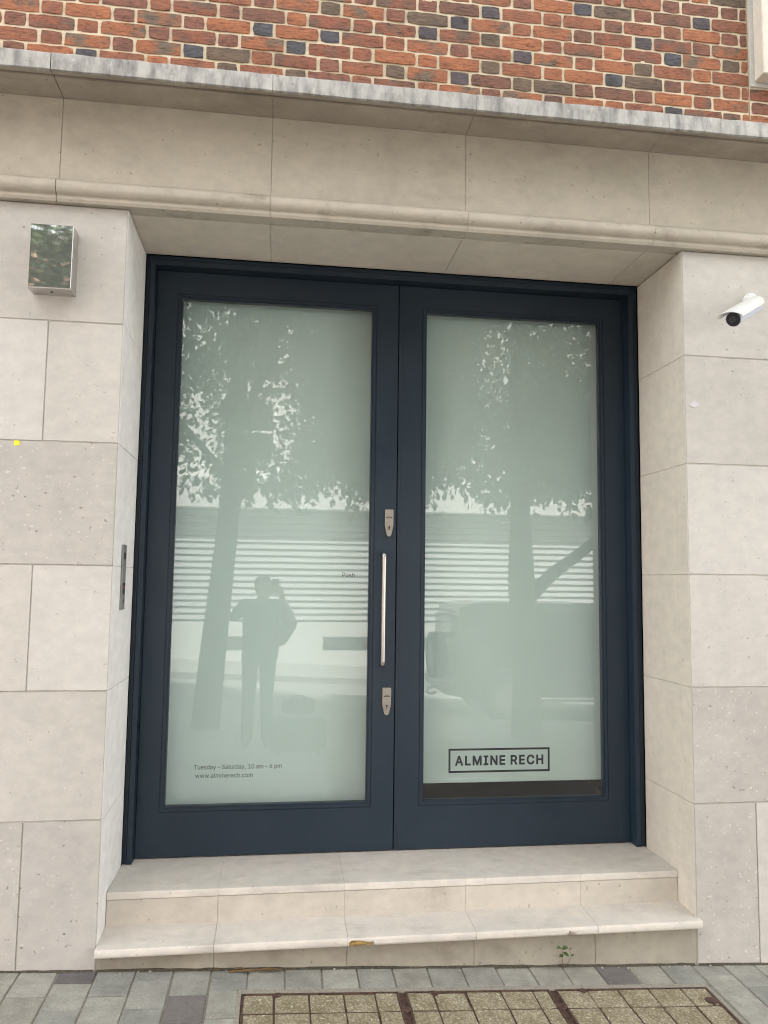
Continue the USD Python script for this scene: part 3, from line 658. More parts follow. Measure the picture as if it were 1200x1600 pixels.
SC = thing('security_camera', 'white bullet security camera on the right stone wall', 'security camera')
A0 = np.array([1.292, -0.100, 3.048]); A1 = np.array([1.100, -0.215, 2.930])      # axis: back to front
ax = (A1 - A0) / np.linalg.norm(A1 - A0)
sd = np.cross(ax, (0, 0, 1)); sd /= np.linalg.norm(sd); upv = np.cross(sd, ax)
obj('body', tube([A0 - ax * 0.012, A0 - ax * 0.012, A0, A1 - ax * 0.02, A1 - ax * 0.003, A1], [0.001, 0.026, 0.034, 0.034, 0.0355, 0.0355], 28), 'pale_plastic', SC, smooth=35)
fc = obj('front_glass', tube([A1, A1 + ax * 0.0035, A1 + ax * 0.004], [0.0335, 0.0325, 0.030], 28), 'black_plastic', SC, smooth=35)
obj('lens_ring', tube([A1 + ax * 0.0035, A1 + ax * 0.0055, A1 + ax * 0.0058], [0.017, 0.0165, 0.013], 24), 'lens_glass', fc, smooth=35)
# sun shield: an open shell over the upper half, running ahead of the lens
V = []; F = []
angs = np.radians(np.linspace(12, 182, 25)); ns = len(angs)
for t, (s, extra) in enumerate(((0.020, 0), (0.10, 0), (0.20, 0), (0.270, 0), (0.318, 1))):
    for rr in (1.0, 0.955):
        for g in angs:
            cg, sg_ = math.cos(g), math.sin(g)
            px = math.copysign(abs(cg) ** 0.75, cg) * 0.053 * rr; pz = math.copysign(abs(sg_) ** 0.75, sg_) * 0.041 * rr
            back = 0.050 * (1 - max(0.0, sg_)) ** 1.5 * extra
            V.append(A0 + ax * (s - back) + sd * px + upv * (pz + 0.008))
for t in range(4):
    for o in (0, 1):
        for q in range(ns - 1):
            a = (t * 2 + o) * ns + q; b = ((t + 1) * 2 + o) * ns + q
            F += [[a, b, b + 1], [a, b + 1, a + 1]] if o else [[a, b + 1, b], [a, a + 1, b + 1]]
    for q in (0, ns - 1):
        a, b, c, d = (t * 2) * ns + q, (t * 2 + 1) * ns + q, (t * 2 + 2) * ns + q, (t * 2 + 3) * ns + q
        F += [[a, b, d], [a, d, c]]
for t in (0, 4):
    for q in range(ns - 1):
        a = t * 2 * ns + q; b = a + ns; F += [[a, a + 1, b + 1], [a, b + 1, b]]
sh = trimesh.Trimesh(np.array(V), np.array(F), process=False); trimesh.repair.fix_normals(sh)
obj('sun_shield', sh, 'white_plastic', SC, smooth=35)
wp = np.array([1.325, 0.0, 3.105])
obj('wall_plate', tube([wp + (0, -0.001, 0), wp + (0, -0.018, 0), wp + (0, -0.022, 0)], [0.040, 0.040, 0.034], 28), 'white_plastic', SC, smooth=35)
obj('arm', tube([wp + (0, -0.015, 0), wp + (-0.004, -0.05, -0.003), wp + (-0.012, -0.075, -0.02), A0 + ax * 0.02 + upv * 0.03], [0.020, 0.018, 0.017, 0.016], 18), 'white_plastic', SC, smooth=50)
for g in (0.6, 2.2, 3.8, 5.4):
    obj('screw', cyl(wp + (0.031 * math.cos(g), -0.0195, 0.031 * math.sin(g)), wp + (0.031 * math.cos(g), -0.0235, 0.031 * math.sin(g)), 0.0035, 10), 'brushed_steel', SC)
obj('cable_gland', tube([A0 - ax * 0.008 - upv * 0.01, A0 - ax * 0.03 - upv * 0.014, A0 - ax * 0.045 - upv * 0.008 + (0.01, 0.03, 0.01), (1.325, -0.012, 3.075)], [0.008, 0.006, 0.004, 0.004], 10), 'white_plastic', SC, smooth=50)

stk = obj('sticker', cbox(-2.120, -2.098, -0.0016, -0.0009, 2.2545, 2.2755), 'yellow_paper', None, smooth=False, label='tiny bright yellow square sticker on the left stone wall', cat='sticker')
rr = np.random.default_rng(3)
pp = [(1.018 + (0.021 + 0.004 * rr.normal()) * math.cos(g), 2.571 + (0.014 + 0.003 * rr.normal()) * math.sin(g)) for g in np.linspace(0, 2 * math.pi, 19)[:-1]]
pm = trimesh.creation.extrude_polygon(sg.Polygon(pp).buffer(0.0), 0.0006, engine='earcut'); v = np.array(pm.vertices)
obj('plaster_scrap', trimesh.Trimesh(np.column_stack([v[:, 0], -0.0014 + v[:, 2], v[:, 1]]), np.array(pm.faces)[:, ::-1], process=False), 'old_filler', None, smooth=False, label='small pale scrap of paper stuck on the right stone pier', cat='paper scrap')

# ------------------------------------------------------------------ access cover with inset blocks
AC = thing('access_cover', 'recessed access cover of gritty yellowish blocks in rusty iron trays', 'access cover')
def flat(x0, x1, y0, y1, dz, th, ch=0.0):
    m = slab(x0, x1, y0, y1, dz, th); return m
obj('surround', [flat(CX0, CX1, CY1 - 0.026, CY1, 0.0005, 0.1), flat(CX0 - 0.006, CX0 + 0.012, CY0, CY1 - 0.0262, 0.0004, 0.1), flat(CX1 - 0.012, CX1 + 0.006, CY0, CY1 - 0.0262, 0.0004, 0.1)], 'cover_surround', AC, smooth=False)
obj('tray_bed', flat(CX0 + 0.012, CX1 - 0.012, CY0, CY1 - 0.0265, -0.0075, 0.1), 'rusty_iron', AC, smooth=False)
XB = [[-1.075, -0.953, -0.813, -0.673, -0.545, -0.452], [-0.415, -0.305, -0.165, -0.017, 0.120, 0.190], [0.226, 0.361, 0.498, 0.634, 0.780, 0.893]]
YB = [-0.190, -0.322, -0.458, -0.594, -0.730, -0.866, -0.975]
for t in range(3):
    xs = XB[t]
    for i in range(5):
        for k in range(6):
            a, b, y1, y0 = xs[i] + 0.0036, xs[i + 1] - 0.0036, YB[k] - 0.0065, YB[k + 1] + 0.0065
            pts = []; c = 0.003; dz = -0.002 + NR.normal(0, 0.001)
            for (x, y, sx, sy) in ((a, y0, 1, 1), (b, y0, -1, 1), (b, y1, -1, -1), (a, y1, 1, -1)):
                x += NR.normal(0, 0.0013); y += NR.normal(0, 0.0013); g = gz(x, y) + dz
                pts += [(x, y, g - 0.03), (x, y, g - c), (x + sx * c, y + sy * c, g)]
            obj('infill_block', tm(m3.Manifold.hull_points(np.array(pts))), 'aggregate', AC, smooth=False)
    obj('tray_rim', [flat(xs[0] - 0.005, xs[0] + 0.003, -0.975, -0.188, 0.0, 0.03), flat(xs[-1] - 0.003, xs[-1] + 0.005, -0.975, -0.188, 0.0, 0.03), flat(xs[0] + 0.003, xs[-1] - 0.003, -0.1925, -0.1875, 0.0, 0.03)], 'rusty_iron', AC, smooth=False)
def lug(x, y, r):
    g = gz(x, y)
    obj('key_lug', [tube([(x, y, g - 0.02), (x, y, g + 0.001), (x, y, g + 0.0016)], [r, r, r * 0.85], 16), tube([(x, y, g + 0.001), (x, y, g + 0.0032), (x, y, g + 0.0034)], [r * 0.45, r * 0.42, r * 0.3], 12)], 'rusty_iron', AC, smooth=30)
for x, y, r in ((-0.434, -0.312, 0.021), (0.208, -0.312, 0.021), (-0.94, -0.200, 0.016), (-0.30, -0.200, 0.016), (0.34, -0.200, 0.016), (0.865, -0.290, 0.026)): lug(x, y, r)

# ------------------------------------------------------------------ weed, litter
V = []; F = []; n = 0
for a, b, yy in ((-4.0, XL - 0.004, 0.0), (XL + 0.004, XR - 0.004, 0.001), (XR + 0.004, 3.6, 0.0)):
    xs = np.arange(a, b, 0.012)
    for i, x in enumerate(xs):
        w = 0.003 + 0.013 * max(0.0, float(meshkit.fbm(np.array([x * 9.0, yy * 50 + 3.3, 0.5]))) - 0.28) * 2
        h = 0.002 + w * 0.55
        V += [(x, yy - 0.0003, gz(x, yy) + h), (x, yy - w * 0.5, gz(x, yy) + 0.0025 + h * 0.3), (x, yy - w, gz(x, yy) - 0.004)]
        if i:
            k = n + 3 * i
            for t in (0, 1): F += [[k - 3 + t, k - 2 + t, k + 1 + t], [k - 3 + t, k + 1 + t, k + t]]
    n = len(V)
obj('dirt', trimesh.Trimesh(np.array(V), np.array(F), process=False), 'foot_dirt', None, smooth=True, label='dark dirt gathered along the foot of the wall and steps', cat='dirt', kind='stuff')

WD = thing('weed', 'small green weed growing at the foot of the lower step', 'plant')
wx, wy = 0.322, -0.012; wz = gz(wx, wy)
obj('stem', [tube([(wx, wy, wz), (wx - 0.004, wy - 0.01, wz + 0.03), (wx - 0.002, wy - 0.012, wz + 0.06), (wx - 0.012, wy - 0.02, wz + 0.092)], [0.0016, 0.0014, 0.0012, 0.0008], 6),
            tube([(wx + 0.002, wy, wz), (wx + 0.022, wy - 0.012, wz + 0.025), (wx + 0.034, wy - 0.016, wz + 0.055), (wx + 0.026, wy - 0.018, wz + 0.082)], [0.0016, 0.0013, 0.0011, 0.0008], 6)], 'weed_stem', WD, smooth=60)
def leafmesh(p, d, up, L, Wd, fold=0.25):
    p, d, up = map(lambda q: np.array(q, float), (p, d, up)); d /= np.linalg.norm(d); s = np.cross(d, up); s /= np.linalg.norm(s); n = np.cross(s, d)
    pts = [p, p + d * L * 0.3 + s * Wd * 0.45 + n * Wd * fold, p + d * L * 0.65 + s * Wd * 0.42 + n * Wd * fold * 0.8, p + d * L, p + d * L * 0.65 - s * Wd * 0.42 + n * Wd * fold * 0.8, p + d * L * 0.3 - s * Wd * 0.45 + n * Wd * fold, p + d * L * 0.5]
    return np.array(pts), np.array([[0, 1, 6], [1, 2, 6], [2, 3, 6], [3, 4, 6], [4, 5, 6], [5, 0, 6]])
for (p, d, L) in (((-0.012, -0.02, 0.092), (-0.9, -0.3, 0.15), 0.030), ((-0.012, -0.02, 0.092), (0.8, -0.4, 0.1), 0.032), ((-0.004, -0.014, 0.07), (0.6, -0.5, -0.3), 0.030), ((-0.010, -0.018, 0.085), (0.1, -0.7, 0.25), 0.028), ((-0.003, -0.012, 0.06), (-0.7, -0.4, -0.2), 0.024), ((0.026, -0.018, 0.082), (0.3, -0.6, 0.5), 0.018), ((0.033, -0.016, 0.055), (0.7, -0.3, 0.3), 0.015)):
    v, f = leafmesh((wx + p[0], wy + p[1], wz + p[2]), d, (0, -0.4, 1), L, L * 0.72)
    obj('leaf', trimesh.Trimesh(v, f, process=False), 'weed_leaf', WD, smooth=False)
lit = []
for q in range(26):
    x = NR.uniform(-1.7, 1.3); y = -0.012 - abs(NR.normal(0, 0.012)); r = NR.uniform(0.0025, 0.006)
    s = trimesh.creation.icosphere(0, r); s.vertices = np.array(s.vertices) * NR.uniform(0.6, 1.3, 3); s.apply_translation((x, y, gz(x, y) + r * 0.5)); lit.append(s)
obj('grit', lit, 'grit', None, smooth=False, label='pale grit scattered along the foot of the steps', cat='grit', kind='stuff')
lf = []
for (x, y, rz, L) in ((-1.13, -0.022, 0.2, 0.06), (-1.09, -0.035, 0.05, 0.055), (-1.02, -0.03, 0.1, 0.07), (-0.97, -0.022, -0.1, 0.05), (-1.20, -0.02, 0.4, 0.03), (-1.255, -0.022, 1.2, 0.025)):
    v, f = leafmesh((x, y, gz(x, y) + 0.006), (math.cos(rz), math.sin(rz), 0.02), (0, 0, 1), L, L * 0.3, 0.4); lf.append(trimesh.Trimesh(v, f, process=False))
lf += [tube([(-1.14, -0.03, gz(-1.14, -0.03) + 0.006), (-1.05, -0.025, gz(-1.05, -0.03) + 0.012), (-0.93, -0.02, gz(-0.93, -0.02) + 0.006)], 0.003, 6)]
obj('leaf_litter', lf, 'dead_leaf', None, smooth=False, label='dry leaves and a twig lying along the foot of the lower step', cat='leaf litter', kind='stuff')

# ------------------------------------------------------------------ the other side of the street (seen as reflections)
OB = thing('shuttered_building', 'long white building across the street with a wide louvred shutter', 'building')
g0 = -0.9
obj('wall', [cbox(-5.6, 22, OPP_Y - 9, OPP_Y - 0.16, 4.22, 8.6), cbox(-5.6, 22, OPP_Y - 9, OPP_Y - 0.30, g0, 4.22)], 'white_render', OB, smooth=False)
obj('plinth', cbox(-5.6, 22, OPP_Y - 0.30, OPP_Y, g0, 0.66), 'pale_plinth', OB, smooth=False)
obj('band', cbox(-5.6, 22, OPP_Y - 0.40, OPP_Y + 0.42, 3.46, 4.20), 'white_render', OB, smooth=False)
obj('recess', cbox(-5.6, 22, OPP_Y - 0.31, OPP_Y - 0.20, 0.66, 3.46), 'shutter_back', OB, smooth=False)
zs = 0.70
while zs < 3.42:
    v = [(OPP_Y - 0.085, zs + 0.146), (OPP_Y - 0.075, zs + 0.150), (OPP_Y - 0.018, zs + 0.022), (OPP_Y - 0.030, zs + 0.010)]
    obj('shutter_slat', extrude_x(v[::-1], -5.5, 21.9), 'shutter_metal', OB, smooth=False); zs += 0.16
for a, b in ((0.18, 3.25), (-2.75, -1.5), (5.5, 8.0)):
    obj('vent_panel', cbox(a, b, OPP_Y - 0.02, OPP_Y + 0.006, -0.03, 0.30), 'dark_opening', OB, smooth=False)
for fz in (4.75, 6.9):
    for wx_ in np.arange(-5, 20.5, 2.6):
        w = obj('window', cbox(wx_, wx_ + 1.2, OPP_Y - 0.2, OPP_Y - 0.13, fz, fz + 1.4), 'car_glass', OB, smooth=False)
        obj('frame', [cbox(wx_ - 0.06, wx_, OPP_Y - 0.2, OPP_Y - 0.10, fz - 0.06, fz + 1.46), cbox(wx_ + 1.2, wx_ + 1.26, OPP_Y - 0.2, OPP_Y - 0.10, fz - 0.06, fz + 1.46), cbox(wx_ + 0.003, wx_ + 1.197, OPP_Y - 0.2, OPP_Y - 0.10, fz + 0.66, fz + 0.72)], 'white_render', w, smooth=False)

NB = thing('brick_neighbour', 'added brown brick house out of frame across the street that cuts bounce light', 'building')  # added house, dark so less light bounces onto the right reveal
obj('wall', cbox(-24, -5.62, OPP_Y - 9, OPP_Y - 0.1, g0, 9.4), 'far_brick', NB, smooth=False)
obj('parapet', cbox(-24.1, -5.63, OPP_Y - 9.1, OPP_Y - 0.02, 9.404, 9.7), 'limestone_c', NB, smooth=False)
for fz in (0.6, 3.6, 6.6):
    for wx_ in np.arange(-23, -7, 2.9):
        w = obj('window', cbox(wx_, wx_ + 1.2, OPP_Y - 0.15, OPP_Y - 0.09, fz, fz + 1.7), 'car_glass', NB, smooth=False)
        obj('frame', [cbox(wx_ - 0.08, wx_, OPP_Y - 0.15, OPP_Y - 0.07, fz - 0.08, fz + 1.78), cbox(wx_ + 1.2, wx_ + 1.28, OPP_Y - 0.15, OPP_Y - 0.07, fz - 0.08, fz + 1.78), cbox(wx_ + 0.003, wx_ + 1.197, OPP_Y - 0.15, OPP_Y - 0.07, fz + 0.8, fz + 0.86)], 'white_render', w, smooth=False)

def street_tree(label, trunk, rad, limbs, centre, radii, seed, nl, gaps=()):
    t = thing('street_tree', label, 'tree', trunk[0])
    o = np.array(trunk[0]); rg = np.random.default_rng(seed)
    tr = [np.array(p) - o for p in trunk]
    base = tr[0].copy(); base[2] -= 0.2
    obj('trunk', tube([base] + tr, [rad[0] * 1.25] + list(rad), 14), 'bark', t, smooth=60)
    ends = []
    for p, r in limbs:
        pts = [np.array(q) - o for q in p]
        obj('limb', tube(pts, np.linspace(r, r * 0.35, len(pts)), 9), 'bark', t, smooth=60)
        ends += pts[1:]
    C = np.array(centre) - o; Rr = np.array(radii)
    V = []; F = []; n = 0
    cl = []
    while len(cl) < 320:
        p = rg.uniform(-1, 1, 3)
        d = (np.abs(p) ** np.array([2.6, 2.2, 4.5])).sum()
        if d > 1 or d < 0.25: continue
        cl.append(C + p * Rr)
    for c in cl:
        s = rg.uniform(0.22, 0.55)
        for q in range(int(nl / 320)):
            p = c + rg.normal(0, s, 3) * np.array([1, 1, 0.7])
            if p[2] + o[2] < 1.74 + 0.115 * (4.65 - p[1] - o[1]) + 0.16 * math.sin(p[0] * 2.2 + seed) * math.sin(p[0] * 5.1 + p[1]) - 0.30 * max(0, math.sin(p[0] * 8.1 + seed) * math.sin(p[1] * 7 + p[0] * 2.3)) ** 2: continue
            if any((p[0] + o[0] - gx) ** 2 + (p[2] + o[2] - gz_) ** 2 < gr * gr for gx, gz_, gr in gaps) and rg.random() < 0.9: continue
            if p[1] + o[1] > -3.62: continue
            d = rg.normal(0, 1, 3) + np.array([0, 0, -0.9]); L = rg.uniform(0.075, 0.135)
            d /= np.linalg.norm(d); sv = np.cross(d, rg.normal(0, 1, 3)); sv /= np.linalg.norm(sv)
            v = np.array([p, p + d * L * 0.5 + sv * L * 0.3, p + d * L, p + d * L * 0.5 - sv * L * 0.3]); v[1::2] += np.cross(sv, d) * L * 0.12
            V.append(v); F.append(np.array([[0, 1, 2], [0, 2, 3]]) + n); n += 4
    for q in range(16):
        c = np.array([C[0] + rg.uniform(-0.85, 0.85) * Rr[0], C[1] + rg.uniform(-0.6, 0.75) * Rr[1], 0.0])
        zt = 1.80 + 0.115 * (4.65 - c[1] - o[1]) - o[2]; ln = rg.uniform(0.15, 0.42)
        for k in range(int(ln * 34)):
            u = rg.random(); p = np.array([c[0] + 0.10 * u + rg.normal(0, 0.03), c[1] + rg.normal(0, 0.03), zt - ln * u])
            d = rg.normal(0, 0.6, 3) + np.array([0, 0, -1.0]); d /= np.linalg.norm(d); L = rg.uniform(0.10, 0.16)
            sv = np.cross(d, rg.normal(0, 1, 3)); sv /= np.linalg.norm(sv)
            v = np.array([p, p + d * L * 0.5 + sv * L * 0.3, p + d * L, p + d * L * 0.5 - sv * L * 0.3]); v[1::2] += np.cross(sv, d) * L * 0.12
            V.append(v); F.append(np.array([[0, 1, 2], [0, 2, 3]]) + n); n += 4
    obj('crown', trimesh.Trimesh(np.vstack(V), np.vstack(F), process=False), 'leaf', t, smooth=False)
TL = [(-1.78, -4.85, gz(-1.78, -4.85)), (-1.72, -4.85, 0.8), (-1.60, -4.85, 2.2), (-1.53, -4.9, 3.6), (-1.47, -4.95, 5.2), (-1.5, -5.0, 7.2)]
street_tree('leaning street tree behind the person photographing the doors', TL, [0.17, 0.155, 0.13, 0.115, 0.09, 0.03],
    [([(-1.55, -4.88, 3.4), (-1.30, -4.8, 4.0), (-0.95, -4.8, 5.0), (-0.5, -4.9, 6.0)], 0.075), ([(-1.58, -4.86, 2.9), (-2.3, -4.9, 3.7), (-3.0, -5.0, 4.4)], 0.05), ([(-1.50, -4.9, 4.3), (-2.0, -5.4, 5.2), (-2.4, -5.8, 6.2)], 0.05), ([(-1.3, -4.8, 4.0), (-0.3, -4.7, 4.0), (0.5, -4.8, 3.8)], 0.035)],
    (-1.3, -5.3, 5.2), (2.7, 1.9, 2.9), 5, 46000, [(-1.15, 3.75, 0.30), (-0.95, 4.3, 0.2), (-1.15, 3.15, 0.24), (-2.0, 3.7, 0.26), (-2.05, 3.0, 0.28), (-1.75, 4.5, 0.2), (-2.4, 5.4, 0.25), (-0.8, 3.5, 0.2), (-2.15, 4.3, 0.16), (-1.9, 3.35, 0.14), (-0.85, 5.6, 0.18), (-0.3, 5.9, 0.16)])
TR = [(2.12, -4.85, gz(2.12, -4.85)), (2.13, -4.85, 0.8), (2.06, -4.85, 1.7), (2.05, -4.85, 2.6), (2.02, -4.9, 4.2), (2.1, -5.0, 7.0)]
street_tree('straight street tree with a low side limb in front of the parked car', TR, [0.19, 0.165, 0.17, 0.125, 0.10, 0.03],
    [([(2.10, -4.85, 1.45), (2.42, -4.82, 1.78), (2.95, -4.8, 2.18), (3.6, -4.9, 2.9), (4.2, -5.0, 3.9)], 0.10), ([(2.05, -4.87, 3.0), (1.5, -4.8, 3.9), (0.9, -4.9, 4.8)], 0.055), ([(2.03, -4.9, 3.7), (2.6, -5.3, 4.7), (3.2, -5.6, 6.0)], 0.055)],
    (2.1, -5.3, 5.2), (2.9, 1.9, 2.9), 9, 56000, [(0.75, 4.9, 0.16), (0.95, 5.5, 0.2), (0.6, 3.1, 0.22), (1.1, 2.95, 0.14), (0.5, 4.2, 0.12), (1.25, 3.9, 0.1), (2.6, 5.9, 0.12), (1.5, 6.0, 0.13)])

# parked car: boxy off-roader, rear to the left
CARX, CARY = 1.72, -7.95; cz = gz(3.8, CARY) - 0.12
CAR = thing('parked_car', 'boxy dark off-road car parked at the kerb with spare wheel on its rear', 'car', (CARX, CARY, cz))
def prism_y(poly, y0, y1, taper=0.0):
    m = trimesh.creation.extrude_polygon(sg.Polygon(poly), y1 - y0, engine='earcut'); v = np.array(m.vertices)
    return trimesh.Trimesh(np.column_stack([v[:, 0], v[:, 2] + y0, v[:, 1]]), np.array(m.faces)[:, ::-1], process=False)
def arch(cx, r, n=9): return [(cx + r * math.cos(g), 0.42 + max(0, r * math.sin(g))) for g in np.linspace(math.pi, 0, n)]
lowp = [(0, 0.45)] + arch(0.86, 0.45) + arch(3.62, 0.45) + [(4.35, 0.42), (4.42, 0.7), (4.38, 1.08), (3.2, 1.16), (0.02, 1.16)]
bodym = prism_y(lowp, -0.92, 0.92)
obj('body', bodym, 'car_paint', CAR, smooth=30)
cabin = tm(m3.Manifold.hull_points(np.array([(x, y * s, z) for (x, z, s) in ((0.03, 1.155, 0.90), (3.18, 1.155, 0.90), (2.55, 1.78, 0.76), (0.10, 1.78, 0.78), (0.35, 1.86, 0.70), (2.3, 1.86, 0.70)) for y in (-1, 1)])))
obj('cabin', cabin, 'car_paint', CAR, smooth=30)
for s in (-1, 1):
    for (a, b) in ((0.30, 1.15), (1.25, 2.05), (2.13, 2.78)):
        tilt = lambda z: 0.908 - (z - 1.155) * (0.135 / 0.625)
        top = min(b, 2.62)
        q = [(a, 1.22), (b, 1.22), (top - 0.02, 1.70), (a, 1.70)]
        vv = np.array([(x, s * (tilt(z) + o), z) for o in (-0.01, 0.006) for x, z in q])
        obj('side_window', tm(m3.Manifold.hull_points(vv)), 'car_glass', CAR, smooth=False)
    obj('side_step', cbox(1.35, 3.1, s * 0.98 - 0.06, s * 0.98 + 0.06, 0.36, 0.41, 0.008), 'chrome', CAR, smooth=False)
    obj('tail_light', cyl((-0.012, s * 0.80, 0.98), (0.03, s * 0.80, 0.98), 0.055, 16), 'red_lamp', CAR)
    obj('headlight', cyl((4.36, s * 0.68, 0.88), (4.425, s * 0.68, 0.88), 0.10, 20), 'lens_glass', CAR)
    obj('mirror', cbox(2.75, 2.85, s * 1.04 - 0.1, s * 1.04 + 0.1, 1.2, 1.36, 0.02), 'black_plastic', CAR, smooth=False)
def wheel(c, r, w, axis):
    c = np.array(c, float); a = np.zeros(3); a[axis] = 1
    tm_ = tube([c - a * w / 2, c - a * w / 2, c - a * w * 0.42, c + a * w * 0.42, c + a * w / 2, c + a * w / 2], [r * 0.6, r * 0.93, r, r, r * 0.93, r * 0.6], 28)
    wp_ = obj('wheel', tm_, 'rubber', CAR, smooth=35)
    obj('rim', tube([c - a * w * 0.52, c - a * w * 0.52, c + a * w * 0.52, c + a * w * 0.52], [0.01, r * 0.58, r * 0.58, 0.01], 24), 'panel_steel', wp_, smooth=35)
for x in (0.86, 3.62):
    for s in (-1, 1): wheel((x, s * 0.82, 0.40), 0.40, 0.25, 1)
wheel((-0.13, 0.12, 1.00), 0.37, 0.22, 0)
obj('rear_window', cbox(-0.005, 0.06, -0.62, 0.62, 1.28, 1.66, 0.01), 'car_glass', CAR, smooth=False)
obj('bumper', [cbox(-0.14, 0.05, -0.88, 0.88, 0.46, 0.60, 0.02), cbox(4.35, 4.50, -0.9, 0.9, 0.46, 0.66, 0.02)], 'black_plastic', CAR, smooth=False)
obj('tow_hitch', [tube([(-0.10, 0.0, 0.50), (-0.22, 0.0, 0.46), (-0.26, 0.0, 0.40), (-0.20, 0.0, 0.36), (-0.10, 0, 0.40)], 0.022, 8)], 'black_plastic', CAR, smooth=50)

# the person who photographs the doors
def chain(spec):
    ms = []
    for ch in spec:
        for (p, r), (q, s) in zip(ch[:-1], ch[1:]): ms.append(hull([(p, r), (q, s)], 16))
    return m3.Manifold.batch_boolean(ms, m3.OpType.Add)
def soft(man, ln=0.03, it=10):
    t = tm(man.refine_to_length(ln)); t = trimesh.Trimesh(t.vertices, t.faces, process=True)
    trimesh.smoothing.filter_taubin(t, iterations=it); return t
gp = gz(-1.21, -3.86)
P = thing('person', 'person in dark clothes facing the doors with both arms raised holding a phone', 'person')
S_L, S_R = (-1.325, -3.87, 1.415), (-0.955, -3.87, 1.415)
E_L, E_R = (-1.415, -3.69, 1.31), (-0.820, -3.71, 1.235)
W_L, W_R = (-1.130, -3.590, 1.462), (-0.905, -3.600, 1.455)
hipL, hipR = (-1.245, -3.87, 0.90), (-1.065, -3.87, 0.90)
knL, knR = (-1.255, -3.84, 0.47), (-1.065, -3.85, 0.47)
anL, anR = (-1.265, -3.87, gp + 0.085), (-1.055, -3.88, gp + 0.085)
hc = np.array([-1.125, -3.845, 1.605])
look = np.array([0.19, 0.33, 0.02]); look /= np.linalg.norm(look); hs = np.cross(look, (0, 0, 1)); hs /= np.linalg.norm(hs); hu = np.cross(hs, look)
H = lambda f, s, u: tuple(hc + look * f + hs * s + hu * u)
head = [hull([(H(-0.02, 0, 0.035), 0.082), (H(0.015, 0, 0.03), 0.078), (H(0.02, 0, -0.02), 0.070)], 24), hull([(H(0.02, 0, -0.02), 0.066), (H(0.045, 0, -0.085), 0.032), (H(0.0, 0.04, -0.05), 0.035), (H(0.0, -0.04, -0.05), 0.035)], 20),
        hull([(H(0.088, 0, 0.015), 0.009), (H(0.108, 0, -0.025), 0.013), (H(0.085, 0, -0.03), 0.016)], 12), hull([(H(0.082, 0.016, -0.058), 0.009), (H(0.082, -0.016, -0.058), 0.009), (H(0.074, 0, -0.072), 0.012)], 12)]
for s in (-1, 1): head.append(hull([(H(-0.005, s * 0.078, 0.018), 0.012), (H(-0.012, s * 0.082, -0.005), 0.016), (H(-0.004, s * 0.076, -0.03), 0.009)], 10))
bodyparts = head + [chain([[(tuple(hc + (0, -0.02, -0.04)), 0.058), ((-1.135, -3.875, 1.44), 0.062), ((-1.140, -3.875, 1.30), 0.10), ((-1.145, -3.87, 0.95), 0.10)],
    [((-1.140, -3.875, 1.40), 0.07), (S_L, 0.05), (E_L, 0.036), (W_L, 0.025)], [((-1.140, -3.875, 1.40), 0.07), (S_R, 0.05), (E_R, 0.036), (W_R, 0.025)],
    [((-1.155, -3.87, 0.95), 0.09), (hipL, 0.07), (knL, 0.045), (anL, 0.035)], [((-1.155, -3.87, 0.95), 0.09), (hipR, 0.07), (knR, 0.045), (anR, 0.035)]])]
PC = np.array([-1.000, -3.526, 1.630])          # phone centre
def hand(wr, side):
    """side -1: the hand on the phone's -x edge; fingers curl round the far face, the thumb on the near face"""
    wr = np.array(wr); e = PC + np.array([side * 0.040, 0, -0.035])
    palm = e + np.array([side * 0.016, -0.016, -0.012]); out = [hull([(wr, 0.022), (palm + (0, 0, -0.03), 0.021), (palm + (0, 0, 0.022), 0.017), (palm + (-side * 0.004, 0.004, 0.0), 0.016)], 14)]
    for q, (dz, L) in enumerate(((0.036, 0.9), (0.014, 1.0), (-0.008, 0.95), (-0.028, 0.78))):
        k0 = palm + np.array([side * 0.006, 0.004, dz]); k1 = e + np.array([side * 0.014, 0.004, dz]); k2 = e + np.array([side * 0.004, 0.0125, dz + 0.003]); k3 = e + np.array([-side * 0.020 * L, 0.0130, dz + 0.006])
        out += [hull([(k0, 0.010), (k1, 0.0092)], 10), hull([(k1, 0.0092), (k2, 0.0082)], 10), hull([(k2, 0.0082), (k3, 0.0072)], 10)]
    t0 = palm + np.array([-side * 0.004, -0.008, -0.022]); t1 = e + np.array([-side * 0.004, -0.016, 0.0]); t2 = e + np.array([-side * 0.016, -0.0145, 0.028])
    out += [hull([(t0, 0.013), (t1, 0.0105)], 10), hull([(t1, 0.0105), (t2, 0.009)], 10)]
    return m3.Manifold.batch_boolean(out, m3.OpType.Add)
hands = [hand(W_L, -1), hand(W_R, 1)]
whole = m3.Manifold.batch_boolean(bodyparts + hands, m3.OpType.Add)
bt = tm(whole.refine_to_length(0.008)); bt = trimesh.Trimesh(bt.vertices, bt.faces, process=True); trimesh.smoothing.filter_taubin(bt, iterations=6)
obj('body', bt, 'skin', P, smooth=True)
for s in (-1, 1):
    ey = obj('eye', trimesh.creation.icosphere(2, 0.0115).apply_translation(H(0.076, s * 0.031, 0.012)), 'white_plastic', P, smooth=True)
    obj('iris', trimesh.creation.icosphere(1, 0.0055).apply_translation(H(0.0835, s * 0.031, 0.012)), 'black_plastic', ey, smooth=True)
hair = hull([(H(-0.03, 0, 0.05), 0.088), (H(0.03, 0, 0.07), 0.064)], 24) + hull([(H(-0.04, 0, 0.04), 0.084), (H(-0.055, 0, -0.03), 0.062)], 20)
hair = hair - m3.Manifold.sphere(0.06, 16).translate(H(0.12, 0, 0.0))
obj('hair', soft(hair, 0.015, 3), 'hair', P, smooth=True)
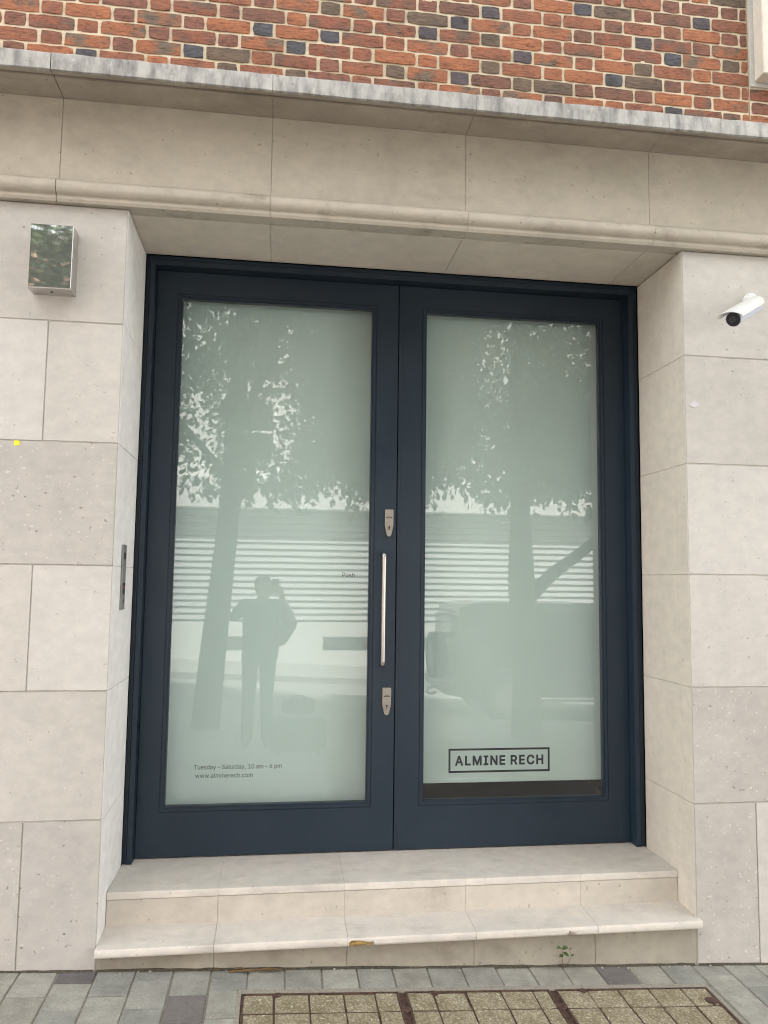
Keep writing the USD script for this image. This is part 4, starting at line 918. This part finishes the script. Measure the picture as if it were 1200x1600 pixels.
jacket = chain([[((-1.135, -3.875, 1.445), 0.080), ((-1.140, -3.87, 1.33), 0.135), ((-1.145, -3.87, 1.12), 0.125), ((-1.150, -3.87, 0.86), 0.135)],
    [((-1.240, -3.87, 1.35), 0.10), ((-1.245, -3.87, 0.88), 0.095)], [((-1.040, -3.87, 1.35), 0.10), ((-1.050, -3.87, 0.88), 0.095)],
    [((-1.140, -3.875, 1.40), 0.085), (S_L, 0.075), (E_L, 0.056), (tuple(np.array(W_L) * 0.9 + np.array(E_L) * 0.1), 0.040)], [((-1.140, -3.875, 1.40), 0.085), (S_R, 0.075), (E_R, 0.058), (tuple(np.array(W_R) * 0.9 + np.array(E_R) * 0.1), 0.040)]])
jacket = jacket - mbox(-2, 0, -5, -3, 0.0, 0.82)
obj('jacket', soft(jacket, 0.025, 6), 'navy_cloth', P, smooth=True)
trous = chain([[((-1.155, -3.87, 0.93), 0.125), (hipL, 0.098), (knL, 0.068), ((anL[0], anL[1], gp + 0.07), 0.060)], [((-1.155, -3.87, 0.93), 0.125), (hipR, 0.098), (knR, 0.068), ((anR[0], anR[1], gp + 0.07), 0.060)]])
trous = trous - mbox(-2, 0, -5, -3, -0.5, gp + 0.045)
obj('trousers', soft(trous, 0.025, 4), 'black_cloth', P, smooth=True)
for a in (anL, anR):
    s = hull([((a[0], a[1] - 0.045, gp + 0.042), 0.040), ((a[0], a[1] + 0.06, gp + 0.040), 0.038), ((a[0], a[1] + 0.155, gp + 0.030), 0.030), ((a[0], a[1] - 0.01, gp + 0.09), 0.035)], 16) - mbox(-3, 1, -5, -2, -1, gp + 0.003)
    obj('shoe', tm(s), 'shoe_leather', P, smooth=40)
PH = thing('phone', 'slim dark phone held up by the person', 'phone')
obj('case', cbox(PC[0] - 0.037, PC[0] + 0.037, PC[1] - 0.004, PC[1] + 0.004, PC[2] - 0.075, PC[2] + 0.075, 0.002), 'black_plastic', PH, smooth=False)
obj('screen', cbox(PC[0] - 0.034, PC[0] + 0.034, PC[1] - 0.0048, PC[1] - 0.0042, PC[2] - 0.071, PC[2] + 0.071), 'lens_glass', PH, smooth=False)
obj('lens', cyl((PC[0] + 0.020, PC[1] + 0.003, PC[2] + 0.056), (PC[0] + 0.020, PC[1] + 0.0065, PC[2] + 0.056), 0.008, 16), 'lens_glass', PH)
BG = thing('shoulder_bag', 'dark bag hanging at the side of the person', 'bag')
bagm = hull([((x, -3.92 + dy, z), 0.03) for dy in (-0.12, 0.12) for x, z in ((-0.97, 1.02), (-0.90, 1.03), (-0.80, 1.20), (-0.83, 1.34), (-0.93, 1.36))], 12)
obj('bag_body', tm(bagm), 'black_cloth', BG, smooth=40)
obj('strap', tube([(-0.87, -4.02, 1.34), (-0.92, -3.97, 1.43), (-0.95, -3.90, 1.505), (-0.93, -3.82, 1.44), (-0.87, -3.80, 1.34)], 0.012, 8), 'black_cloth', BG, smooth=50)
gs = gz(-0.72, -3.35)
SU = thing('suitcase', 'dark suitcase standing on the pavement beside the person', 'suitcase', (-0.73, -3.42, gs), 0.0)
obj('shell', tm(hull([((dx, dy, z), 0.04) for dx in (-0.235, 0.235) for dy in (-0.09, 0.09) for z in (0.085, 0.335)], 14)), 'luggage_shell', SU, smooth=40)
obj('carry_handle', tube([(-0.08, 0, 0.372), (-0.075, 0, 0.402), (0.075, 0, 0.402), (0.08, 0, 0.372)], 0.011, 8), 'black_plastic', SU, smooth=50)
for s in (-1, 1):
    for d in (-1, 1): obj('castor', cyl((s * 0.19 - 0.015, d * 0.07, 0.024), (s * 0.19 + 0.015, d * 0.07, 0.024), 0.024, 14), 'rubber', SU)
TB = thing('travel_bag', 'dark soft bag lying on top of the suitcase', 'bag', (-0.74, -3.42, gs + 0.415))
obj('bag_body', soft(hull([((dx, dy, z), 0.05) for dx in (-0.12, 0.12) for dy in (-0.05, 0.05) for z in (0.045, 0.085)], 14), 0.03, 6), 'black_cloth', TB, smooth=True)
obj('grip', tube([(-0.07, 0, 0.125), (-0.05, 0, 0.165), (0.05, 0, 0.165), (0.07, 0, 0.125)], 0.008, 8), 'black_cloth', TB, smooth=50)
